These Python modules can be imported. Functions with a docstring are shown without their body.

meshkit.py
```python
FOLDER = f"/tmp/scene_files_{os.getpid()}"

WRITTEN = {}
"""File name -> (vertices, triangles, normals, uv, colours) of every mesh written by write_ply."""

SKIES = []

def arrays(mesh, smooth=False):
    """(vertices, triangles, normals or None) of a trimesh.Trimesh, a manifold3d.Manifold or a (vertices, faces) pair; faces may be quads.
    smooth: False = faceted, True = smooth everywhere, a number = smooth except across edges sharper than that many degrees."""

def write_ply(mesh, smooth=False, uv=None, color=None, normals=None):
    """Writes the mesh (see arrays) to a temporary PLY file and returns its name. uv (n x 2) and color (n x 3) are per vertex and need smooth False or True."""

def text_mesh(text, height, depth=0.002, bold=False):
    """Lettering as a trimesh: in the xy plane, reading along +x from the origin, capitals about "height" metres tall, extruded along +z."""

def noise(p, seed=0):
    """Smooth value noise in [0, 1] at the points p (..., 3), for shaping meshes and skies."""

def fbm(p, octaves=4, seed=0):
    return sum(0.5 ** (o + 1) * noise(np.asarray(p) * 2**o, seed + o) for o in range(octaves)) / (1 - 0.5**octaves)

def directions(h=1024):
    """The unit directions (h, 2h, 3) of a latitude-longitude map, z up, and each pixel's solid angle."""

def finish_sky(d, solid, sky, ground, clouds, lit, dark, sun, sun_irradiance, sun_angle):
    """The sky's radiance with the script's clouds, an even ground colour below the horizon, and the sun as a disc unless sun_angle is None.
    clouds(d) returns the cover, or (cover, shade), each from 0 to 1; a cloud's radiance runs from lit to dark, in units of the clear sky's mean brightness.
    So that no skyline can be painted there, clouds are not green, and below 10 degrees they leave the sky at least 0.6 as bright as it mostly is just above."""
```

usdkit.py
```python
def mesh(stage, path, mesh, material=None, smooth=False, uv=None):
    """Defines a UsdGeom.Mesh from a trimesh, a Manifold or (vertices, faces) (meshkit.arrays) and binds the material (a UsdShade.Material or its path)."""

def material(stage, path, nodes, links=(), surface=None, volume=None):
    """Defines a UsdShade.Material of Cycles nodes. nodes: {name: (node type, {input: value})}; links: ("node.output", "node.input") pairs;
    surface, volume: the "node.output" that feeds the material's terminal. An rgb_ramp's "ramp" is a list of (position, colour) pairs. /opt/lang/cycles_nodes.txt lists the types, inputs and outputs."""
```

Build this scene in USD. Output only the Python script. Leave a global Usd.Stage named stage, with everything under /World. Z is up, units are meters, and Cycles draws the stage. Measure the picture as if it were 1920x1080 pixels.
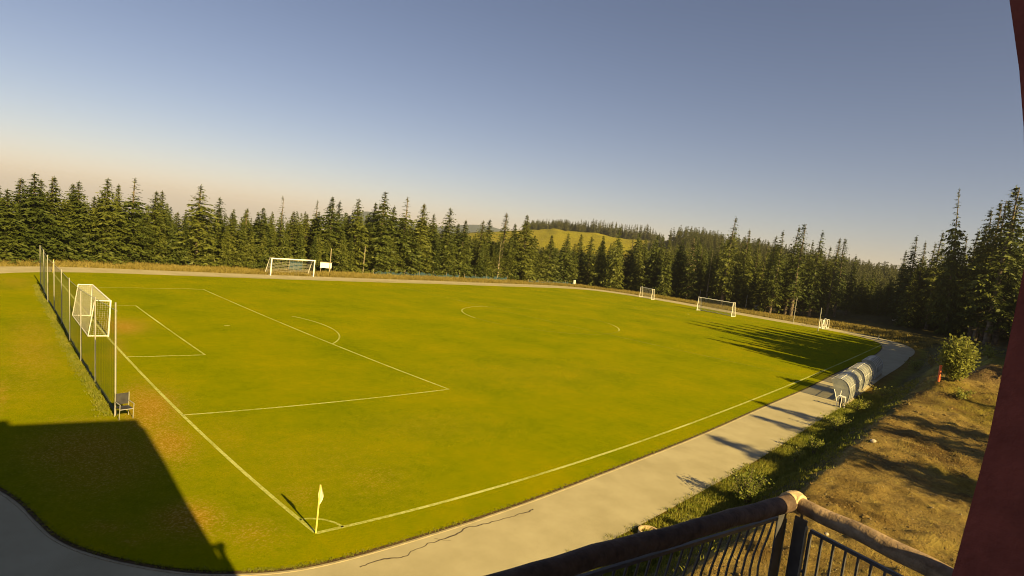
import math
import numpy as np
import trimesh
import usdkit, meshkit
from pxr import Usd, UsdGeom, UsdLux, UsdShade, Sdf, Gf, Vt

stage = Usd.Stage.CreateInMemory()
UsdGeom.SetStageUpAxis(stage, "Z")
UsdGeom.SetStageMetersPerUnit(stage, 1.0)
UsdGeom.Xform.Define(stage, "/World")
UsdGeom.Scope.Define(stage, "/World/Looks")
RNG = np.random.default_rng(7)
pi = math.pi

# ------------------------------------------------------------------ camera, sky, sun, exposure
EYE = np.array([-9.5921, -15.1038, 9.5043])          # on the balcony wall, pitch corner is the origin
YAW, PITCH, ROLL = 0.7238, 0.0831, 0.1196
FOCAL = 1130.0                                        # in pixels of a 1920 wide picture
EXPOSURE = 1.42
SUN_AZ = math.radians(262.5)                          # direction towards the sun, from +x towards +y
SUN_EL = math.radians(27.0)
SUN_COLOR, SUN_INT = (1.0, 0.715, 0.27), 1.25
SKY_STRENGTH, SKY_TINT = 0.05, (0.725, 0.61, 0.61)

_f = np.array([math.cos(YAW) * math.cos(PITCH), math.sin(YAW) * math.cos(PITCH), -math.sin(PITCH)])
_r = np.array([math.sin(YAW), -math.cos(YAW), 0.0])
_u = np.cross(_r, _f)
FWD = _f
RIGHT = math.cos(ROLL) * _r + math.sin(ROLL) * _u
UP = -math.sin(ROLL) * _r + math.cos(ROLL) * _u

cam = UsdGeom.Camera.Define(stage, "/World/camera")
m = np.eye(4)
m[0, :3], m[1, :3], m[2, :3], m[3, :3] = RIGHT, UP, -FWD, EYE
cam.AddTransformOp().Set(Gf.Matrix4d(*m.ravel().tolist()))
cam.CreateHorizontalApertureAttr(36.0)
cam.CreateVerticalApertureAttr(20.25)
cam.CreateFocalLengthAttr(36.0 * FOCAL / 1920.0)
cam.CreateClippingRangeAttr((0.1, 30000.0))
cam.CreateExposureAttr(EXPOSURE)

to_sun = np.array([math.cos(SUN_EL) * math.cos(SUN_AZ), math.cos(SUN_EL) * math.sin(SUN_AZ), math.sin(SUN_EL)])
sky_mat = usdkit.material(stage, "/World/Looks/sky_light", {
    "sky": ("sky_texture", {"sky_type": "single_scattering", "sun_disc": False, "sun_elevation": SUN_EL,
                            "sun_rotation": math.atan2(to_sun[0], to_sun[1]), "altitude": 900.0,
                            "air_density": 1.0, "aerosol_density": 1.0, "ozone_density": 1.0}),
    "tint": ("mix_color", {"blend_type": "multiply", "fac": 1.0, "b": SKY_TINT, "use_clamp": False}),
    "bg": ("background_shader", {"strength": SKY_STRENGTH})},
    [("sky.color", "tint.a"), ("tint.result", "bg.color")], surface="bg.background")
dome = UsdLux.DomeLight.Define(stage, "/World/sky")
UsdShade.MaterialBindingAPI.Apply(dome.GetPrim()).Bind(sky_mat)
dome.GetPrim().SetCustomDataByKey("kind", "structure")
sun = UsdLux.DistantLight.Define(stage, "/World/sun")
sun.CreateIntensityAttr(SUN_INT)
sun.CreateNormalizeAttr(True)
sun.CreateAngleAttr(0.53)
sun.CreateColorAttr(Gf.Vec3f(*SUN_COLOR))
zx = np.cross([0, 0, 1.0], to_sun); zx /= np.linalg.norm(zx)
zy = np.cross(to_sun, zx)
m = np.eye(4); m[0, :3], m[1, :3], m[2, :3] = zx, zy, to_sun
sun.AddTransformOp().Set(Gf.Matrix4d(*m.ravel().tolist()))


# ------------------------------------------------------------------ where things stand
def ray(px, py):
    return FWD + (px - 960.0) / FOCAL * RIGHT - (py - 540.0) / FOCAL * UP


def at(px, py, z=0.0):
    """The point at height z seen from the mast in that direction."""
    d = ray(px, py)
    return EYE + d * (z - EYE[2]) / d[2]


def rise(base, px, py):
    """Height above 0 of a point straight above base."""
    d = ray(px, py)
    return EYE[2] + d[2] * np.hypot(*(base - EYE)[:2]) / np.hypot(d[0], d[1])


def survey(X, Y):
    """Pitch metres (X along the near touch line, Y along the goal line) to the ground as measured."""
    P = np.stack([np.asarray(X, float), np.asarray(Y, float), np.zeros(np.shape(X))], -1).reshape(-1, 3)
    d = P - EYE
    z = d @ FWD
    x, y = d @ RIGHT / z, -(d @ UP) / z
    q = np.hypot(x, y)
    th = np.arctan(q)
    s = (th - 0.0712 * th ** 3 + 0.0107 * th ** 5) / np.maximum(q, 1e-9) * 1234.81 / FOCAL
    d = FWD + (x * s)[:, None] * RIGHT - (y * s)[:, None] * UP
    out = EYE + d * (-EYE[2] / d[:, 2])[:, None]
    out[:, 2] = 0
    return out


# ------------------------------------------------------------------ scene tree helpers
taken = {}


def fresh(parent, name):
    k = taken.get((parent, name), 0)
    taken[(parent, name)] = k + 1
    return f"{parent}/{name}" if k == 0 else f"{parent}/{name}_{k:03d}"


def tag(prim, label=None, cat=None, group=None, kind=None):
    for k, v in (("label", label), ("category", cat), ("group", group), ("kind", kind)):
        if v:
            prim.SetCustomDataByKey(k, v)
    return prim


def thing(name, loc, rz=0.0, label=None, cat=None, group=None):
    x = UsdGeom.Xform.Define(stage, fresh("/World", name))
    x.AddTranslateOp().Set(Gf.Vec3d(*map(float, loc)))
    if rz:
        x.AddRotateZOp().Set(math.degrees(rz))
    return tag(x.GetPrim(), label, cat, group)


def part(parent, name, mesh, mat, smooth=False, label=None):
    p = usdkit.mesh(stage, fresh(str(parent.GetPath()), name), mesh, mat, smooth=smooth).GetPrim()
    return tag(p, label)


def solo(name, mesh, mat, label=None, cat=None, group=None, kind=None, smooth=False):
    p = usdkit.mesh(stage, fresh("/World", name), mesh, mat, smooth=smooth).GetPrim()
    return tag(p, label, cat, group, kind)


def copy_of(proto, name, loc, rz=0.0, scale=(1, 1, 1), label=None, cat=None, group=None, tilt=(0, 0)):
    x = UsdGeom.Xform.Define(stage, fresh("/World", name))
    x.AddTranslateOp().Set(Gf.Vec3d(*map(float, loc)))
    x.AddRotateXYZOp().Set(Gf.Vec3f(math.degrees(tilt[0]), math.degrees(tilt[1]), math.degrees(rz)))
    x.AddScaleOp().Set(Gf.Vec3f(*map(float, scale)))
    p = x.GetPrim()
    p.GetReferences().AddInternalReference(proto)
    p.SetInstanceable(True)
    return tag(p, label, cat, group)


def scatter(name, meshes, mat, pts, scales, label, cat, rots=None, parent="/World", tilt=0.0):
    path = fresh(parent, name)
    pinst = UsdGeom.PointInstancer.Define(stage, path)
    tg = []
    for i, me in enumerate(meshes):
        q = usdkit.mesh(stage, f"{path}/form_{i + 1:03d}" if i else f"{path}/form", me, mat)
        tg.append(q.GetPath())
    pinst.CreatePrototypesRel().SetTargets(tg)
    n = len(pts)
    g = np.random.default_rng(len(name) + n)
    pinst.CreatePositionsAttr(Vt.Vec3fArray.FromNumpy(np.asarray(pts, np.float32)))
    pinst.CreateProtoIndicesAttr(Vt.IntArray.FromNumpy(g.integers(0, len(meshes), n).astype(np.int32)))
    s = np.asarray(scales, np.float32)
    s = np.repeat(s[:, None], 3, 1) if s.ndim == 1 else s
    pinst.CreateScalesAttr(Vt.Vec3fArray.FromNumpy(s))
    a = g.uniform(0, 2 * pi, n)
    h = np.zeros((n, 4), np.float32)
    tx, ty = g.normal(0, 1, (2, n)) * tilt / 2
    h[:, 0], h[:, 3] = np.cos(a / 2), np.sin(a / 2)
    h[:, 1], h[:, 2] = tx, ty
    h /= np.linalg.norm(h, axis=1, keepdims=True)
    pinst.CreateOrientationsAttr(Vt.QuathArray([Gf.Quath(*map(float, v)) for v in h]))
    return tag(pinst.GetPrim(), label, cat, None, "stuff")


# ------------------------------------------------------------------ shapes
def cat_(*ms):
    ms = [x for x in ms if x is not None]
    return trimesh.util.concatenate(ms) if len(ms) > 1 else ms[0]


def box(sx, sy, sz, c=(0, 0, 0), ch=0.0):
    if ch > 0:
        import manifold3d as m3
        o = m3.Manifold.cube((sx - 2 * ch, sy - 2 * ch, sz), True) + m3.Manifold.cube((sx, sy - 2 * ch, sz - 2 * ch), True) + m3.Manifold.cube((sx - 2 * ch, sy, sz - 2 * ch), True)
        o = o.hull()
        v, f, _ = meshkit.arrays(o)
        b = trimesh.Trimesh(v, f, process=False)
    else:
        b = trimesh.creation.box([sx, sy, sz])
    b.apply_translation(c)
    return b


def tube(pts, rad, n=8, caps=True):
    p = np.asarray(pts, float)
    t = np.gradient(p, axis=0)
    t /= np.linalg.norm(t, axis=1, keepdims=True) + 1e-12
    ref = np.array([0, 0, 1.0]) if abs(t[:, 2]).mean() < 0.8 else np.array([1.0, 0, 0])
    a = np.cross(t, ref); a /= np.linalg.norm(a, axis=1, keepdims=True) + 1e-12
    b = np.cross(t, a)
    ang = np.arange(n) * 2 * pi / n
    r = np.broadcast_to(rad, (len(p),))
    v = p[:, None] + r[:, None, None] * (np.cos(ang)[None, :, None] * a[:, None] + np.sin(ang)[None, :, None] * b[:, None])
    i, j = np.meshgrid(np.arange(len(p) - 1), np.arange(n), indexing="ij")
    i, j = i.ravel(), j.ravel()
    q = np.stack([i * n + j, (i + 1) * n + j, (i + 1) * n + (j + 1) % n, i * n + (j + 1) % n], -1)
    f = [q[:, [0, 1, 2]], q[:, [0, 2, 3]]]
    v = v.reshape(-1, 3)
    if caps:
        k = len(v); v = np.vstack([v, p[:1], p[-1:]])
        e = (len(p) - 1) * n
        f.append(np.array([[k, j, (j + 1) % n] for j in range(n)]))
        f.append(np.array([[k + 1, e + (j + 1) % n, e + j] for j in range(n)]))
    return trimesh.Trimesh(v, np.vstack(f)[:, ::-1], process=False)


def bar(a, b, w, h=None):
    """A square bar from a to b."""
    h = h or w
    a, b = np.asarray(a, float), np.asarray(b, float)
    d = b - a; L = np.linalg.norm(d); d /= L
    s = np.cross(d, [0, 0, 1.0])
    if np.linalg.norm(s) < 1e-3:
        s = np.array([1.0, 0, 0])
    s /= np.linalg.norm(s); t = np.cross(s, d)
    M = np.eye(4); M[:3, 0], M[:3, 1], M[:3, 2], M[:3, 3] = s, d, t, (a + b) / 2
    o = trimesh.creation.box([w, L, h]); o.apply_transform(M)
    return o


def rod(a, b, r, n=8):
    return tube([a, (np.asarray(a, float) + np.asarray(b, float)) / 2, b], r, n)


def resample(P, step, closed=False):
    P = np.asarray(P, float)
    if closed:
        P = np.vstack([P, P[:1]])
    s = np.r_[0, np.cumsum(np.linalg.norm(np.diff(P, axis=0), axis=1))]
    n = max(2, int(s[-1] / step) + 1)
    t = np.linspace(0, s[-1], n)
    out = np.stack([np.interp(t, s, P[:, k]) for k in range(P.shape[1])], 1)
    return out[:-1] if closed else out


def spline(P, n, closed=True):
    from scipy.interpolate import CubicSpline
    P = np.asarray(P, float)
    if closed:
        P = np.vstack([P, P[:1]])
    s = np.r_[0, np.cumsum(np.sqrt(np.linalg.norm(np.diff(P, axis=0), axis=1)))]
    c = CubicSpline(s, P, bc_type="periodic" if closed else "not-a-knot")
    return c(np.linspace(0, s[-1], n, endpoint=not closed))


def normals2(P, closed):
    t = np.roll(P, -1, 0) - np.roll(P, 1, 0) if closed else np.gradient(P, axis=0)
    t /= np.linalg.norm(t, axis=1, keepdims=True) + 1e-12
    return np.stack([t[:, 1], -t[:, 0]], 1)


def band(A, B, za, zb=None, closed=False):
    """A strip between two polylines of equal length."""
    n = len(A); zb = za if zb is None else zb
    v = np.vstack([np.c_[A[:, :2], np.full(n, za)], np.c_[B[:, :2], np.full(n, zb)]])
    i = np.arange(n if closed else n - 1); j = (i + 1) % n
    f = np.vstack([np.stack([i, j, n + j], 1), np.stack([i, n + j, n + i], 1)])
    me = trimesh.Trimesh(v, f, process=False)
    if me.face_normals[:, 2].mean() < 0:
        me.invert()
    return me


def ribbon(P, w, z, closed=False):
    P = np.asarray(P, float)[:, :2]
    n = normals2(P, closed)
    return band(P + n * w / 2, P - n * w / 2, z, closed=closed)


def primvar(prim, name, data):
    a = UsdGeom.PrimvarsAPI(prim)
    if np.ndim(data) == 2:
        a.CreatePrimvar(name, Sdf.ValueTypeNames.Color3fArray, "vertex").Set(Vt.Vec3fArray.FromNumpy(np.asarray(data, np.float32)))
    else:
        a.CreatePrimvar(name, Sdf.ValueTypeNames.FloatArray, "vertex").Set(Vt.FloatArray.FromNumpy(np.asarray(data, np.float32)))


# ------------------------------------------------------------------ materials
def look(name, c1, c2=None, scale=3.0, rough=0.7, bump=0.0, bscale=None, metal=0.0, detail=5.0, spec=0.3, coord="object", lo=0.35, hi=0.65, c3=None):
    c2 = c2 or c1
    ramp = [(lo, c1), (hi, c2)] if c3 is None else [(lo, c1), ((lo + hi) / 2, c2), (hi, c3)]
    nodes = {"tc": ("texture_coordinate", {}) if coord == "object" else ("geometry", {}),
             "n": ("noise_texture", {"scale": scale, "detail": detail, "roughness": 0.6}),
             "r": ("rgb_ramp", {"ramp": ramp}),
             "p": ("principled_bsdf", {"roughness": rough, "metallic": metal, "specular_ior_level": spec})}
    src = "tc.object" if coord == "object" else "tc.position"
    links = [(src, "n.vector"), ("n.fac", "r.fac"), ("r.color", "p.base_color")]
    if bump:
        nodes["bn"] = ("noise_texture", {"scale": bscale or scale * 4, "detail": 4.0, "roughness": 0.6})
        nodes["b"] = ("bump", {"strength": bump, "distance": 0.03})
        links += [(src, "bn.vector"), ("bn.fac", "b.height"), ("b.normal", "p.normal")]
    return usdkit.material(stage, f"/World/Looks/{name}", nodes, links, surface="p.BSDF")


def foliage_look(name, dark, mid, light, trans=0.25, scale=1.2, rough=0.6):
    nodes = {"g": ("geometry", {}), "oi": ("object_info", {}),
             "n": ("noise_texture", {"scale": scale, "detail": 3.0, "roughness": 0.6}),
             "n2": ("noise_texture", {"scale": 0.13, "detail": 1.0}),
             "a": ("math", {"math_type": "multiply_add", "value2": 0.55, "value3": 0.0}),
             "a2": ("math", {"math_type": "multiply_add", "value2": 0.45}),
             "a3": ("math", {"math_type": "multiply_add", "value2": 0.2}),
             "r": ("rgb_ramp", {"ramp": [(0.3, dark), (0.5, mid), (0.72, light)]}),
             "p": ("principled_bsdf", {"roughness": rough, "specular_ior_level": 0.25}),
             "t": ("translucent_bsdf", {}), "mx": ("mix_closure", {"fac": trans})}
    links = [("g.position", "n.vector"), ("g.position", "n2.vector"), ("n.fac", "a.value1"), ("n2.fac", "a2.value1"), ("a.value", "a2.value3"),
             ("oi.random", "a3.value1"), ("a2.value", "a3.value3"), ("a3.value", "r.fac"),
             ("r.color", "p.base_color"), ("r.color", "t.color"), ("p.BSDF", "mx.closure1"), ("t.BSDF", "mx.closure2")]
    return usdkit.material(stage, f"/World/Looks/{name}", nodes, links, surface="mx.closure")


# turf: mottled mown grass, dry patches from a vertex attribute
M_turf = usdkit.material(stage, "/World/Looks/turf", {
    "g": ("geometry", {}), "dry": ("attribute", {"attribute": "dry"}),
    "n1": ("noise_texture", {"scale": 0.16, "detail": 4.0, "roughness": 0.65}),
    "n2": ("noise_texture", {"scale": 1.7, "detail": 5.0, "roughness": 0.7}),
    "n3": ("noise_texture", {"scale": 14.0, "detail": 4.0, "roughness": 0.75}),
    "m1": ("math", {"math_type": "multiply_add", "value2": 0.55, "value3": 0.0}),
    "m2": ("math", {"math_type": "multiply_add", "value2": 0.3}),
    "m3": ("math", {"math_type": "multiply_add", "value2": 0.2}),
    "r": ("rgb_ramp", {"ramp": [(0.36, (0.100, 0.132, 0.0002)), (0.5, (0.150, 0.167, 0.0003)), (0.66, (0.205, 0.190, 0.0006))]}),
    "d1": ("math", {"math_type": "multiply_add", "value2": 3.2, "value3": -1.35}),
    "d2": ("math", {"math_type": "add", "use_clamp": True}),
    "dm": ("math", {"math_type": "multiply", "use_clamp": True}),
    "dr": ("rgb_ramp", {"ramp": [(0.36, (0.20, 0.135, 0.005)), (0.52, (0.25, 0.155, 0.010)), (0.64, (0.38, 0.28, 0.08))]}),
    "mx": ("mix_color", {"blend_type": "mix"}),
    "b": ("bump", {"strength": 0.55, "distance": 0.05}),
    "p": ("principled_bsdf", {"roughness": 0.95, "specular_ior_level": 0.0})},
    [("g.position", "n1.vector"), ("g.position", "n2.vector"), ("g.position", "n3.vector"),
     ("n1.fac", "m1.value1"), ("n2.fac", "m2.value1"), ("m1.value", "m2.value3"), ("n3.fac", "m3.value1"), ("m2.value", "m3.value3"),
     ("m3.value", "r.fac"), ("n3.fac", "d1.value1"), ("d1.value", "d2.value1"), ("dry.fac", "d2.value2"), ("d2.value", "dm.value1"), ("dry.fac", "dm.value2"),
     ("n3.fac", "dr.fac"), ("dm.value", "mx.fac"), ("r.color", "mx.a"), ("dr.color", "mx.b"), ("mx.result", "p.base_color"),
     ("n3.fac", "b.height"), ("b.normal", "p.normal")], surface="p.BSDF")

M_ground = usdkit.material(stage, "/World/Looks/rough_ground", {
    "g": ("geometry", {}), "tint": ("attribute", {"attribute": "tint"}),
    "n1": ("noise_texture", {"scale": 0.7, "detail": 6.0, "roughness": 0.7}),
    "n2": ("noise_texture", {"scale": 7.0, "detail": 6.0, "roughness": 0.75}),
    "m1": ("math", {"math_type": "multiply_add", "value2": 0.5, "value3": 0.0}),
    "m2": ("math", {"math_type": "multiply_add", "value2": 0.5}),
    "r": ("rgb_ramp", {"ramp": [(0.34, (0.45, 0.42, 0.4)), (0.5, (1.0, 1.0, 1.0)), (0.64, (1.35, 1.5, 1.3)), (0.74, (1.8, 1.7, 1.7))]}),
    "mx": ("mix_color", {"blend_type": "multiply", "fac": 1.0, "use_clamp": False}),
    "b": ("bump", {"strength": 1.0, "distance": 0.3}),
    "p": ("principled_bsdf", {"roughness": 0.92, "specular_ior_level": 0.1})},
    [("g.position", "n1.vector"), ("g.position", "n2.vector"), ("n1.fac", "m1.value1"), ("n2.fac", "m2.value1"), ("m1.value", "m2.value3"),
     ("m2.value", "r.fac"), ("tint.color", "mx.a"), ("r.color", "mx.b"), ("mx.result", "p.base_color"),
     ("m2.value", "b.height"), ("b.normal", "p.normal")], surface="p.BSDF")

M_track = look("pale_asphalt", (0.285, 0.258, 0.160), (0.352, 0.322, 0.210), scale=0.5, rough=0.85, bump=0.25, bscale=30, coord="world", spec=0.2, detail=8)
M_soil = look("gutter_soil", (0.045, 0.028, 0.014), (0.085, 0.055, 0.02), scale=5, rough=0.95, bump=0.6, coord="world")
M_kerb = look("kerb_concrete", (0.24, 0.21, 0.13), (0.34, 0.29, 0.19), scale=4, rough=0.9, bump=0.3, coord="world")
M_crack = look("crack", (0.06, 0.05, 0.04), (0.09, 0.07, 0.05), scale=8, rough=0.95, coord="world")
M_slab = look("worn_slab", (0.19, 0.165, 0.13), (0.23, 0.2, 0.16), scale=2, rough=0.9, coord="world")
M_white = look("white_paint", (0.72, 0.72, 0.66), (0.8, 0.8, 0.74), scale=6, rough=0.4)
M_alu = look("grey_tube", (0.30, 0.31, 0.28), (0.38, 0.38, 0.34), scale=5, rough=0.45, metal=0.3)
M_frame = look("dugout_frame", (0.40, 0.41, 0.38), (0.5, 0.5, 0.46), scale=5, rough=0.5)
M_cord = look("white_cord", (0.34, 0.34, 0.3), (0.46, 0.46, 0.4), rough=0.8)
M_netc = look("green_cord", (0.05, 0.065, 0.02), (0.08, 0.1, 0.035), rough=0.8)
M_line = usdkit.material(stage, "/World/Looks/line_paint", {
    "g": ("geometry", {}), "n": ("noise_texture", {"scale": 9.0, "detail": 5.0, "roughness": 0.7}),
    "n2": ("noise_texture", {"scale": 0.25, "detail": 2.0}), "a": ("math", {"math_type": "multiply_add", "value2": 0.7, "value3": 0.0}),
    "a2": ("math", {"math_type": "multiply_add", "value2": 0.4}),
    "r": ("rgb_ramp", {"ramp": [(0.38, (0.17, 0.18, 0.006)), (0.5, (0.27, 0.29, 0.05)), (0.64, (0.42, 0.45, 0.15))]}),
    "p": ("principled_bsdf", {"roughness": 0.9, "specular_ior_level": 0.1})},
    [("g.position", "n.vector"), ("g.position", "n2.vector"), ("n.fac", "a.value1"), ("n2.fac", "a2.value1"), ("a.value", "a2.value3"), ("a2.value", "r.fac"), ("r.color", "p.base_color")], surface="p.BSDF")
M_line_faint = usdkit.material(stage, "/World/Looks/worn_line_paint", {
    "g": ("geometry", {}), "n": ("noise_texture", {"scale": 0.3, "detail": 4.0, "roughness": 0.7}),
    "r": ("rgb_ramp", {"ramp": [(0.42, (0.148, 0.166, 0.001)), (0.56, (0.175, 0.192, 0.012)), (0.68, (0.26, 0.28, 0.06))]}),
    "p": ("principled_bsdf", {"roughness": 0.9, "specular_ior_level": 0.1})},
    [("g.position", "n.vector"), ("n.fac", "r.fac"), ("r.color", "p.base_color")], surface="p.BSDF")
M_spruce = foliage_look("spruce_needles", (0.020, 0.031, 0.005), (0.049, 0.067, 0.009), (0.098, 0.112, 0.016), trans=0.12)
M_spruce_far = foliage_look("far_needles", (0.030, 0.036, 0.010), (0.048, 0.056, 0.014), (0.075, 0.080, 0.02), trans=0.12, scale=0.3)
M_leaf = foliage_look("shrub_leaves", (0.075, 0.10, 0.010), (0.14, 0.17, 0.02), (0.24, 0.25, 0.05), trans=0.35, scale=6)
M_grass = foliage_look("grass_blades", (0.085, 0.11, 0.008), (0.14, 0.165, 0.012), (0.215, 0.21, 0.03), trans=0.3, scale=2)
M_dry = foliage_look("dry_grass_blades", (0.12, 0.10, 0.018), (0.19, 0.155, 0.03), (0.27, 0.22, 0.06), trans=0.3, scale=1.5)
M_bark = look("spruce_bark", (0.07, 0.055, 0.04), (0.17, 0.14, 0.10), scale=4, rough=0.95, bump=0.6)
M_palebark = look("pale_bark", (0.20, 0.17, 0.12), (0.36, 0.31, 0.22), scale=4, rough=0.95, bump=0.5)
M_dead = look("dead_twigs", (0.13, 0.10, 0.06), (0.24, 0.19, 0.11), scale=3, rough=0.95)
M_red = look("red_wall", (0.18, 0.044, 0.034), (0.25, 0.062, 0.048), scale=3.5, rough=0.8, bump=0.35, bscale=22)
M_render = look("house_render", (0.5, 0.46, 0.38), (0.56, 0.52, 0.44), scale=2, rough=0.9, bump=0.2, bscale=30)
M_roof = look("roof_sheet", (0.10, 0.05, 0.04), (0.14, 0.07, 0.05), scale=2, rough=0.7)
M_log = look("handrail_log", (0.17, 0.12, 0.075), (0.34, 0.25, 0.16), scale=9, rough=0.75, bump=0.5, bscale=25, detail=7)  # side log: sunlight on the wood is put into this lighter colour
M_log_dark = look("shaded_log", (0.055, 0.036, 0.028), (0.125, 0.085, 0.062), scale=9, rough=0.75, bump=0.5, bscale=25, detail=7)  # front log, same wood: its shade is painted in as a darker colour
M_log2 = look("fresh_log", (0.36, 0.27, 0.15), (0.50, 0.40, 0.24), scale=9, rough=0.7, bump=0.3, bscale=25)
M_steel = look("dark_steel", (0.075, 0.075, 0.085), (0.11, 0.11, 0.12), scale=8, rough=0.45, metal=0.4, spec=0.5)
M_black = look("black_sheet", (0.02, 0.02, 0.022), (0.04, 0.04, 0.042), scale=4, rough=0.5)
M_yellow = look("yellow_plastic", (0.62, 0.50, 0.10), (0.7, 0.58, 0.14), rough=0.4)
M_flag = look("pale_flag_cloth", (0.70, 0.68, 0.45), (0.78, 0.76, 0.55), rough=0.7)
M_orange = look("orange_paint", (0.55, 0.10, 0.03), (0.62, 0.14, 0.04), scale=5, rough=0.6)
M_blue = look("blue_sheet", (0.012, 0.035, 0.05), (0.025, 0.06, 0.075), scale=2, rough=0.6)
M_stone = look("pale_stone", (0.28, 0.25, 0.20), (0.42, 0.38, 0.30), scale=4, rough=0.9, bump=0.5)
M_gravel = look("yard_stone", (0.16, 0.125, 0.06), (0.26, 0.21, 0.12), scale=4, rough=0.95, bump=0.4)
M_clod = look("earth_clod", (0.10, 0.068, 0.02), (0.20, 0.14, 0.045), scale=6, rough=0.95, bump=0.5)
M_hutred = look("hut_roof_red", (0.16, 0.025, 0.02), (0.2, 0.035, 0.025), scale=2, rough=0.7)
M_wood = look("weathered_board", (0.13, 0.09, 0.05), (0.20, 0.15, 0.09), scale=5, rough=0.85)
M_wing = usdkit.material(stage, "/World/Looks/window_pane", {"p": ("principled_bsdf", {"base_color": (0.03, 0.035, 0.04), "roughness": 0.08, "specular_ior_level": 0.6})}, [], surface="p.BSDF")
M_poly = usdkit.material(stage, "/World/Looks/polycarbonate", {
    "g": ("geometry", {}), "n": ("noise_texture", {"scale": 1.5, "detail": 4.0}),
    "r": ("rgb_ramp", {"ramp": [(0.35, (0.28, 0.31, 0.31)), (0.65, (0.40, 0.42, 0.40))]}),
    "p": ("principled_bsdf", {"roughness": 0.2, "specular_ior_level": 0.6}),
    "t": ("transparent_bsdf", {"color": (0.85, 0.88, 0.88)}), "mx": ("mix_closure", {"fac": 0.42})},
    [("g.position", "n.vector"), ("n.fac", "r.fac"), ("r.color", "p.base_color"), ("p.BSDF", "mx.closure1"), ("t.BSDF", "mx.closure2")], surface="mx.closure")

# ------------------------------------------------------------------ ground
INNER = [(-6.1, 7.6), (-5.5, 3.8), (-4.5, 1.6), (-3.3, 0.1), (-2.1, -0.8), (-0.8, -1.35), (1.9, -1.75), (6.6, -2.05), (14.7, -2.1), (22.7, -2.0), (33.9, -1.6), (45.3, -1.25),
         (58.2, -0.5), (71.4, 0.0), (84.3, 0.9), (94.4, 2.3), (102.6, 5.6), (106.0, 11.4), (105.8, 18.0), (105.5, 24.4), (105.8, 31.0), (106.4, 38.0), (106.6, 45.4), (106.0, 50.5), (104.0, 57.5),
         (97.5, 61.6), (78.0, 62.6), (62.2, 63.2), (48.2, 63.2), (37.2, 63.4), (27.9, 63.6), (16.4, 64.2), (9.7, 64.4), (4.7, 63.4), (1.2, 61.4), (-5.5, 55.0), (-10.5, 45.0), (-12.6, 33.0), (-11.0, 20.0)]
inner = spline(INNER, 900)
nrm = normals2(inner, True)
cen = np.array([47.0, 30.0])
if ((inner - cen) * nrm).sum(1).mean() < 0:
    nrm = -nrm
ang_i = np.arctan2(inner[:, 1] - cen[1], inner[:, 0] - cen[0])


def track_width(P):
    w = np.full(len(P), 4.1)
    w = np.where(P[:, 1] < 12, 3.5, w)
    w = np.where(P[:, 0] > 100, 5.6, w)
    w = np.where(P[:, 1] > 58, 4.9, w)
    return np.convolve(np.r_[w[-40:], w, w[:40]], np.ones(81) / 81, "same")[40:-40]


outer = inner + nrm * track_width(inner)[:, None]
# widening where the far straight runs on past the bend
outer_n = len(outer)
from shapely.geometry import Polygon, Point
from shapely import contains_xy
OUT_POLY = Polygon(outer).buffer(0)


def sd_out(x, y):
    """Distance outside the track's outer edge (negative inside)."""
    from scipy.spatial import cKDTree
    t = cKDTree(outer)
    d, i = t.query(np.stack([x.ravel(), y.ravel()], 1))
    ins = contains_xy(OUT_POLY, x.ravel(), y.ravel())
    return np.where(ins, -d, d).reshape(x.shape), i.reshape(x.shape)


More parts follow.
